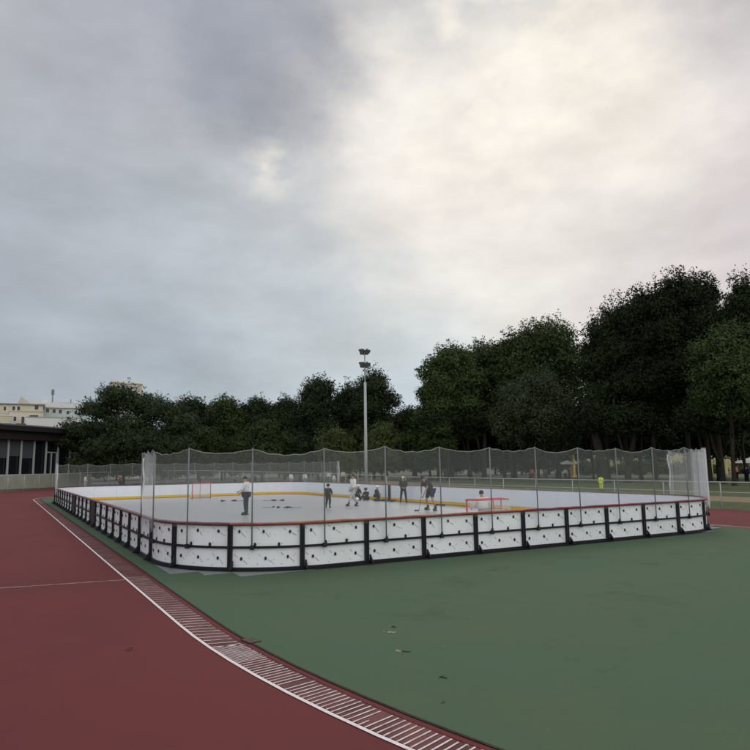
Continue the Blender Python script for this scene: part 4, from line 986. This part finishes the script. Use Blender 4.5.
# bare leaning trunks seen under the crowns on the right
for (p_, r_, top_, rr_, ln, lab) in [(604, 86, 440, .75, -.8, 'thick dark forked trunk, its left stem'), (627, 86, 440, .5, 1.5, 'dark leaning trunk right of the thick forked one'), (558, 100, 440, .5, .3, 'dark trunk behind the people'), (641, 95, 440, .28, .4, 'thin dark trunk right of the leaning one'), (593, 98, 440, .22, .0, 'thin trunk beside the yellow column'),
                                 (709, 84, 440, .42, .1, 'dark upright trunk right of the near net'), (722, 80, 440, .38, .0, 'dark upright trunk second from the right edge'), (745, 92, 440, .2, .1, 'slim trunk at the right edge'), (448, 104, 440, .35, .3, 'dark trunk behind the near net above the bending player'), (470, 108, 440, .45, -.3, 'dark trunk above the near goal, left one'), (484, 106, 440, .5, .4, 'dark trunk above the near goal'), (504, 110, 440, .3, .2, 'dark slim trunk right of the near goal'), (512, 109, 440, .34, -.1, 'second slim trunk right of the near goal'), (530, 107, 440, .28, .2, 'slim trunk left of the group of people'),
                                 (413, 112, 440, .2, .1, 'slim pale trunk above the yellow helmeted boy')]:
    q = at(p_, r_); zt = zat(p_, top_, r_); root = empty('broadleaf_tree', q, lab, 'tree', 'tree trunks seen under the right crowns')
    b = MB(); rr_ *= .8
    b.tube([(0, 0, -.1), (0, 0, .3), (ln*.2, 0, zt*.35), (ln, .1, zt), (ln*1.6, .3, zt*1.5)], [rr_*1.3, rr_, rr_*.85, rr_*.7, rr_*.3], 9)
    b.tube([(ln*.2, 0, zt*.35), (ln*.2-.8, .2, zt*.8), (ln*.2-1.4, .3, zt*1.35)], [rr_*.6, rr_*.45, rr_*.2], 7)
    b.build('trunk', M_bark, root, None, True)
    me = crown_mesh('crown', [(ln*1.5, .3, zt*1.55, 2.6, 2.6, 2.0), (-1.4, .3, zt*1.5, 2.2, 2.2, 1.6)], 2600, .32, int(p_), LM['deep']); o = bpy.data.objects.new('crown', me); COL.objects.link(o); o.parent = root

# ---------------------------------------------------------------- world: overcast sky with bright breaks
wd = bpy.data.worlds.new('World'); sc.world = wd; wd.use_nodes = True
nt = wd.node_tree; N = nt.nodes; Lk = nt.links; N.clear()
out = N.new('ShaderNodeOutputWorld'); bgn = N.new('ShaderNodeBackground'); bgn.inputs['Strength'].default_value = 1.0
sky = N.new('ShaderNodeTexSky'); sky.sky_type = 'NISHITA'; sky.sun_disc = False
SUNDIR = ray(500, 60).normalized()
el = math.asin(SUNDIR.z); az = math.atan2(SUNDIR.x, SUNDIR.y)
sky.sun_elevation = el; sky.sun_rotation = az
sbg = N.new('ShaderNodeBackground'); sbg.inputs['Strength'].default_value = .05; Lk.new(sky.outputs[0], sbg.inputs['Color'])
tc = N.new('ShaderNodeTexCoord')
def vmath(op, *ins):
    n = N.new('ShaderNodeVectorMath'); n.operation = op
    for i, v in enumerate(ins):
        if hasattr(v, 'is_output'): Lk.new(v, n.inputs[i])
        else: n.inputs[i].default_value = v
    return n
def smath(op, *ins):
    n = N.new('ShaderNodeMath'); n.operation = op
    for i, v in enumerate(ins):
        if hasattr(v, 'is_output'): Lk.new(v, n.inputs[i])
        else: n.inputs[i].default_value = v
    return n.outputs[0]
def wnoise(scale, detail, rough, stretch=(1, 1, 1)):
    mp = N.new('ShaderNodeMapping'); mp.inputs['Scale'].default_value = stretch; Lk.new(tc.outputs['Generated'], mp.inputs[0])
    n = N.new('ShaderNodeTexNoise'); n.inputs['Scale'].default_value = scale; n.inputs['Detail'].default_value = detail; n.inputs['Roughness'].default_value = rough
    Lk.new(mp.outputs[0], n.inputs['Vector']); return n
w1 = wnoise(3.2, 5, .55, (1, 1, 1.8)); w2 = wnoise(11, 5, .6, (1, 1, 1.6))
o1 = vmath('SCALE', vmath('SUBTRACT', w1.outputs['Color'], (.5, .5, .5)).outputs[0]); o1.inputs['Scale'].default_value = .30
o2 = vmath('SCALE', vmath('SUBTRACT', w2.outputs['Color'], (.5, .5, .5)).outputs[0]); o2.inputs['Scale'].default_value = .06
dirn = vmath('ADD', vmath('ADD', tc.outputs['Generated'], o1.outputs[0]).outputs[0], o2.outputs[0]).outputs[0]
BL = [((0, 0), (172, 174, 180), .16), ((240, 40), (134, 139, 150), .12), ((90, 60), (150, 153, 163), .11), ((330, 25), (154, 157, 165), .10), ((150, 115), (182, 184, 188), .09), ((70, 210), (165, 170, 177), .16), ((-60, 330), (160, 168, 177), .18),
      ((110, 350), (164, 172, 180), .14), ((300, 350), (180, 189, 194), .14), ((265, 165), (190, 191, 193), .045), ((250, 240), (182, 188, 193), .13), ((440, 95), (224, 221, 214), .10), ((545, 45), (240, 234, 220), .10), ((640, 55), (236, 227, 215), .12),
      ((455, 190), (230, 223, 216), .15), ((600, 190), (222, 217, 211), .14), ((735, 190), (198, 190, 192), .12), ((740, 20), (180, 177, 182), .10), ((560, 290), (216, 214, 209), .13), ((420, 320), (206, 210, 208), .10), ((405, 395), (178, 190, 200), .09), ((720, 290), (208, 200, 200), .12), ((480, -5), (172, 173, 179), .07), ((200, 420), (160, 170, 178), .16), ((620, -30), (182, 180, 180), .08), ((745, -20), (176, 173, 177), .10), ((500, -160), (176, 178, 184), .2)]
acc = None; wac = None
items = [(ray(*p).normalized(), lin(c), s_) for p, c, s_ in BL]
# the rest of the sky dome, out of view: overhead, behind, sides
items += [(Vector((0, 0, 1)), (.62, .64, .68), .5), (Vector((-.3, -.9, .35)).normalized(), (1.08, 1.08, 1.10), .6), (Vector((-.9, .1, .4)).normalized(), (.44, .47, .54), .45), (Vector((.9, -.5, .4)).normalized(), (.80, .78, .76), .45), (Vector((0, 0, -1)), (.2, .2, .2), .5)]
for d, c, s_ in items:
    dist = vmath('DISTANCE', dirn, tuple(d)).outputs['Value']
    e = smath('DIVIDE', dist, s_); e = smath('MULTIPLY', e, e); e = smath('MULTIPLY', e, -1.0); w = smath('EXPONENT', e)
    w = smath('ADD', w, 1e-5*1)
    cn = vmath('SCALE', c); Lk.new(w, cn.inputs['Scale'])
    acc = cn.outputs[0] if acc is None else vmath('ADD', acc, cn.outputs[0]).outputs[0]
    wac = w if wac is None else smath('ADD', wac, w)
inv = smath('DIVIDE', 1.0, wac)
colr = vmath('SCALE', acc); Lk.new(inv, colr.inputs['Scale'])
# wispy detail, stronger where the cloud is bright
det = wnoise(9, 8, .62, (1, 1, 2.4)); dv = N.new('ShaderNodeMapRange'); dv.inputs[1].default_value = .3; dv.inputs[2].default_value = .7; dv.inputs[3].default_value = .95; dv.inputs[4].default_value = 1.05
Lk.new(det.outputs['Fac'], dv.inputs[0])
lump = wnoise(5.5, 4, .5, (1, 1, 2.0)); lv = N.new('ShaderNodeMapRange'); lv.inputs[1].default_value = .3; lv.inputs[2].default_value = .7; lv.inputs[3].default_value = .88; lv.inputs[4].default_value = 1.12
Lk.new(lump.outputs['Fac'], lv.inputs[0])
fin = vmath('SCALE', colr.outputs[0]); Lk.new(smath('MULTIPLY', dv.outputs[0], lv.outputs[0]), fin.inputs['Scale'])
# bright torn patches between clouds high on the right
pt = wnoise(14, 5, .52, (1, 1, 1.6)); pm = N.new('ShaderNodeMapRange'); pm.inputs[1].default_value = .45; pm.inputs[2].default_value = .70; Lk.new(pt.outputs['Fac'], pm.inputs[0])
dd = vmath('DISTANCE', tc.outputs['Generated'], tuple(ray(510, 65).normalized())).outputs['Value']
g_ = smath('EXPONENT', smath('MULTIPLY', smath('MULTIPLY', smath('DIVIDE', dd, .20), smath('DIVIDE', dd, .20)), -1.0))
dd2 = vmath('DISTANCE', tc.outputs['Generated'], tuple(ray(268, 170).normalized())).outputs['Value']
g2_ = smath('EXPONENT', smath('MULTIPLY', smath('MULTIPLY', smath('DIVIDE', dd2, .034), smath('DIVIDE', dd2, .034)), -1.0))
amt = smath('MULTIPLY', smath('MULTIPLY', pm.outputs[0], smath('ADD', g_, g2_)), .7)
mxx = N.new('ShaderNodeMix'); mxx.data_type = 'RGBA'; Lk.new(amt, mxx.inputs['Factor']); Lk.new(fin.outputs[0], mxx.inputs[6]); mxx.inputs[7].default_value = (.93, .86, .74, 1)
Lk.new(mxx.outputs[2], bgn.inputs['Color'])
mixs = N.new('ShaderNodeMixShader'); mixs.inputs[0].default_value = .97; Lk.new(sbg.outputs[0], mixs.inputs[1]); Lk.new(bgn.outputs[0], mixs.inputs[2])
Lk.new(mixs.outputs[0], out.inputs['Surface'])
# soft sun through the cloud
sl = bpy.data.lights.new('sun', 'SUN'); sl.energy = .5; sl.angle = math.radians(25); sl.color = (1, .95, .88)
so = bpy.data.objects.new('sun', sl); COL.objects.link(so); so.rotation_euler = SUNDIR.to_track_quat('Z', 'Y').to_euler()

# ---------------------------------------------------------------- camera
cam = bpy.data.cameras.new('camera'); co = bpy.data.objects.new('camera', cam); COL.objects.link(co)
cam.sensor_width = 36; cam.sensor_fit = 'HORIZONTAL'; cam.lens = F/750*36; cam.clip_end = 4000; cam.clip_start = .05
fwd = ray(375, 375).normalized(); rgt = (ray(376, 375)-ray(375, 375)).normalized(); upv = rgt.cross(fwd)
Mc = Matrix((rgt, upv, -fwd)).transposed().to_4x4(); Mc.translation = Vector((CX, CY, H)); co.matrix_world = Mc
sc.camera = co
sc.render.resolution_x = sc.render.resolution_y = 1024
vs_ = sc.view_settings; vs_.view_transform = 'Standard'; vs_.look = 'None'; vs_.exposure = .22; vs_.gamma = 1; vs_.use_curve_mapping = False
sc.cycles.transparent_max_bounces = 24; sc.cycles.max_bounces = 6; sc.cycles.diffuse_bounces = 3
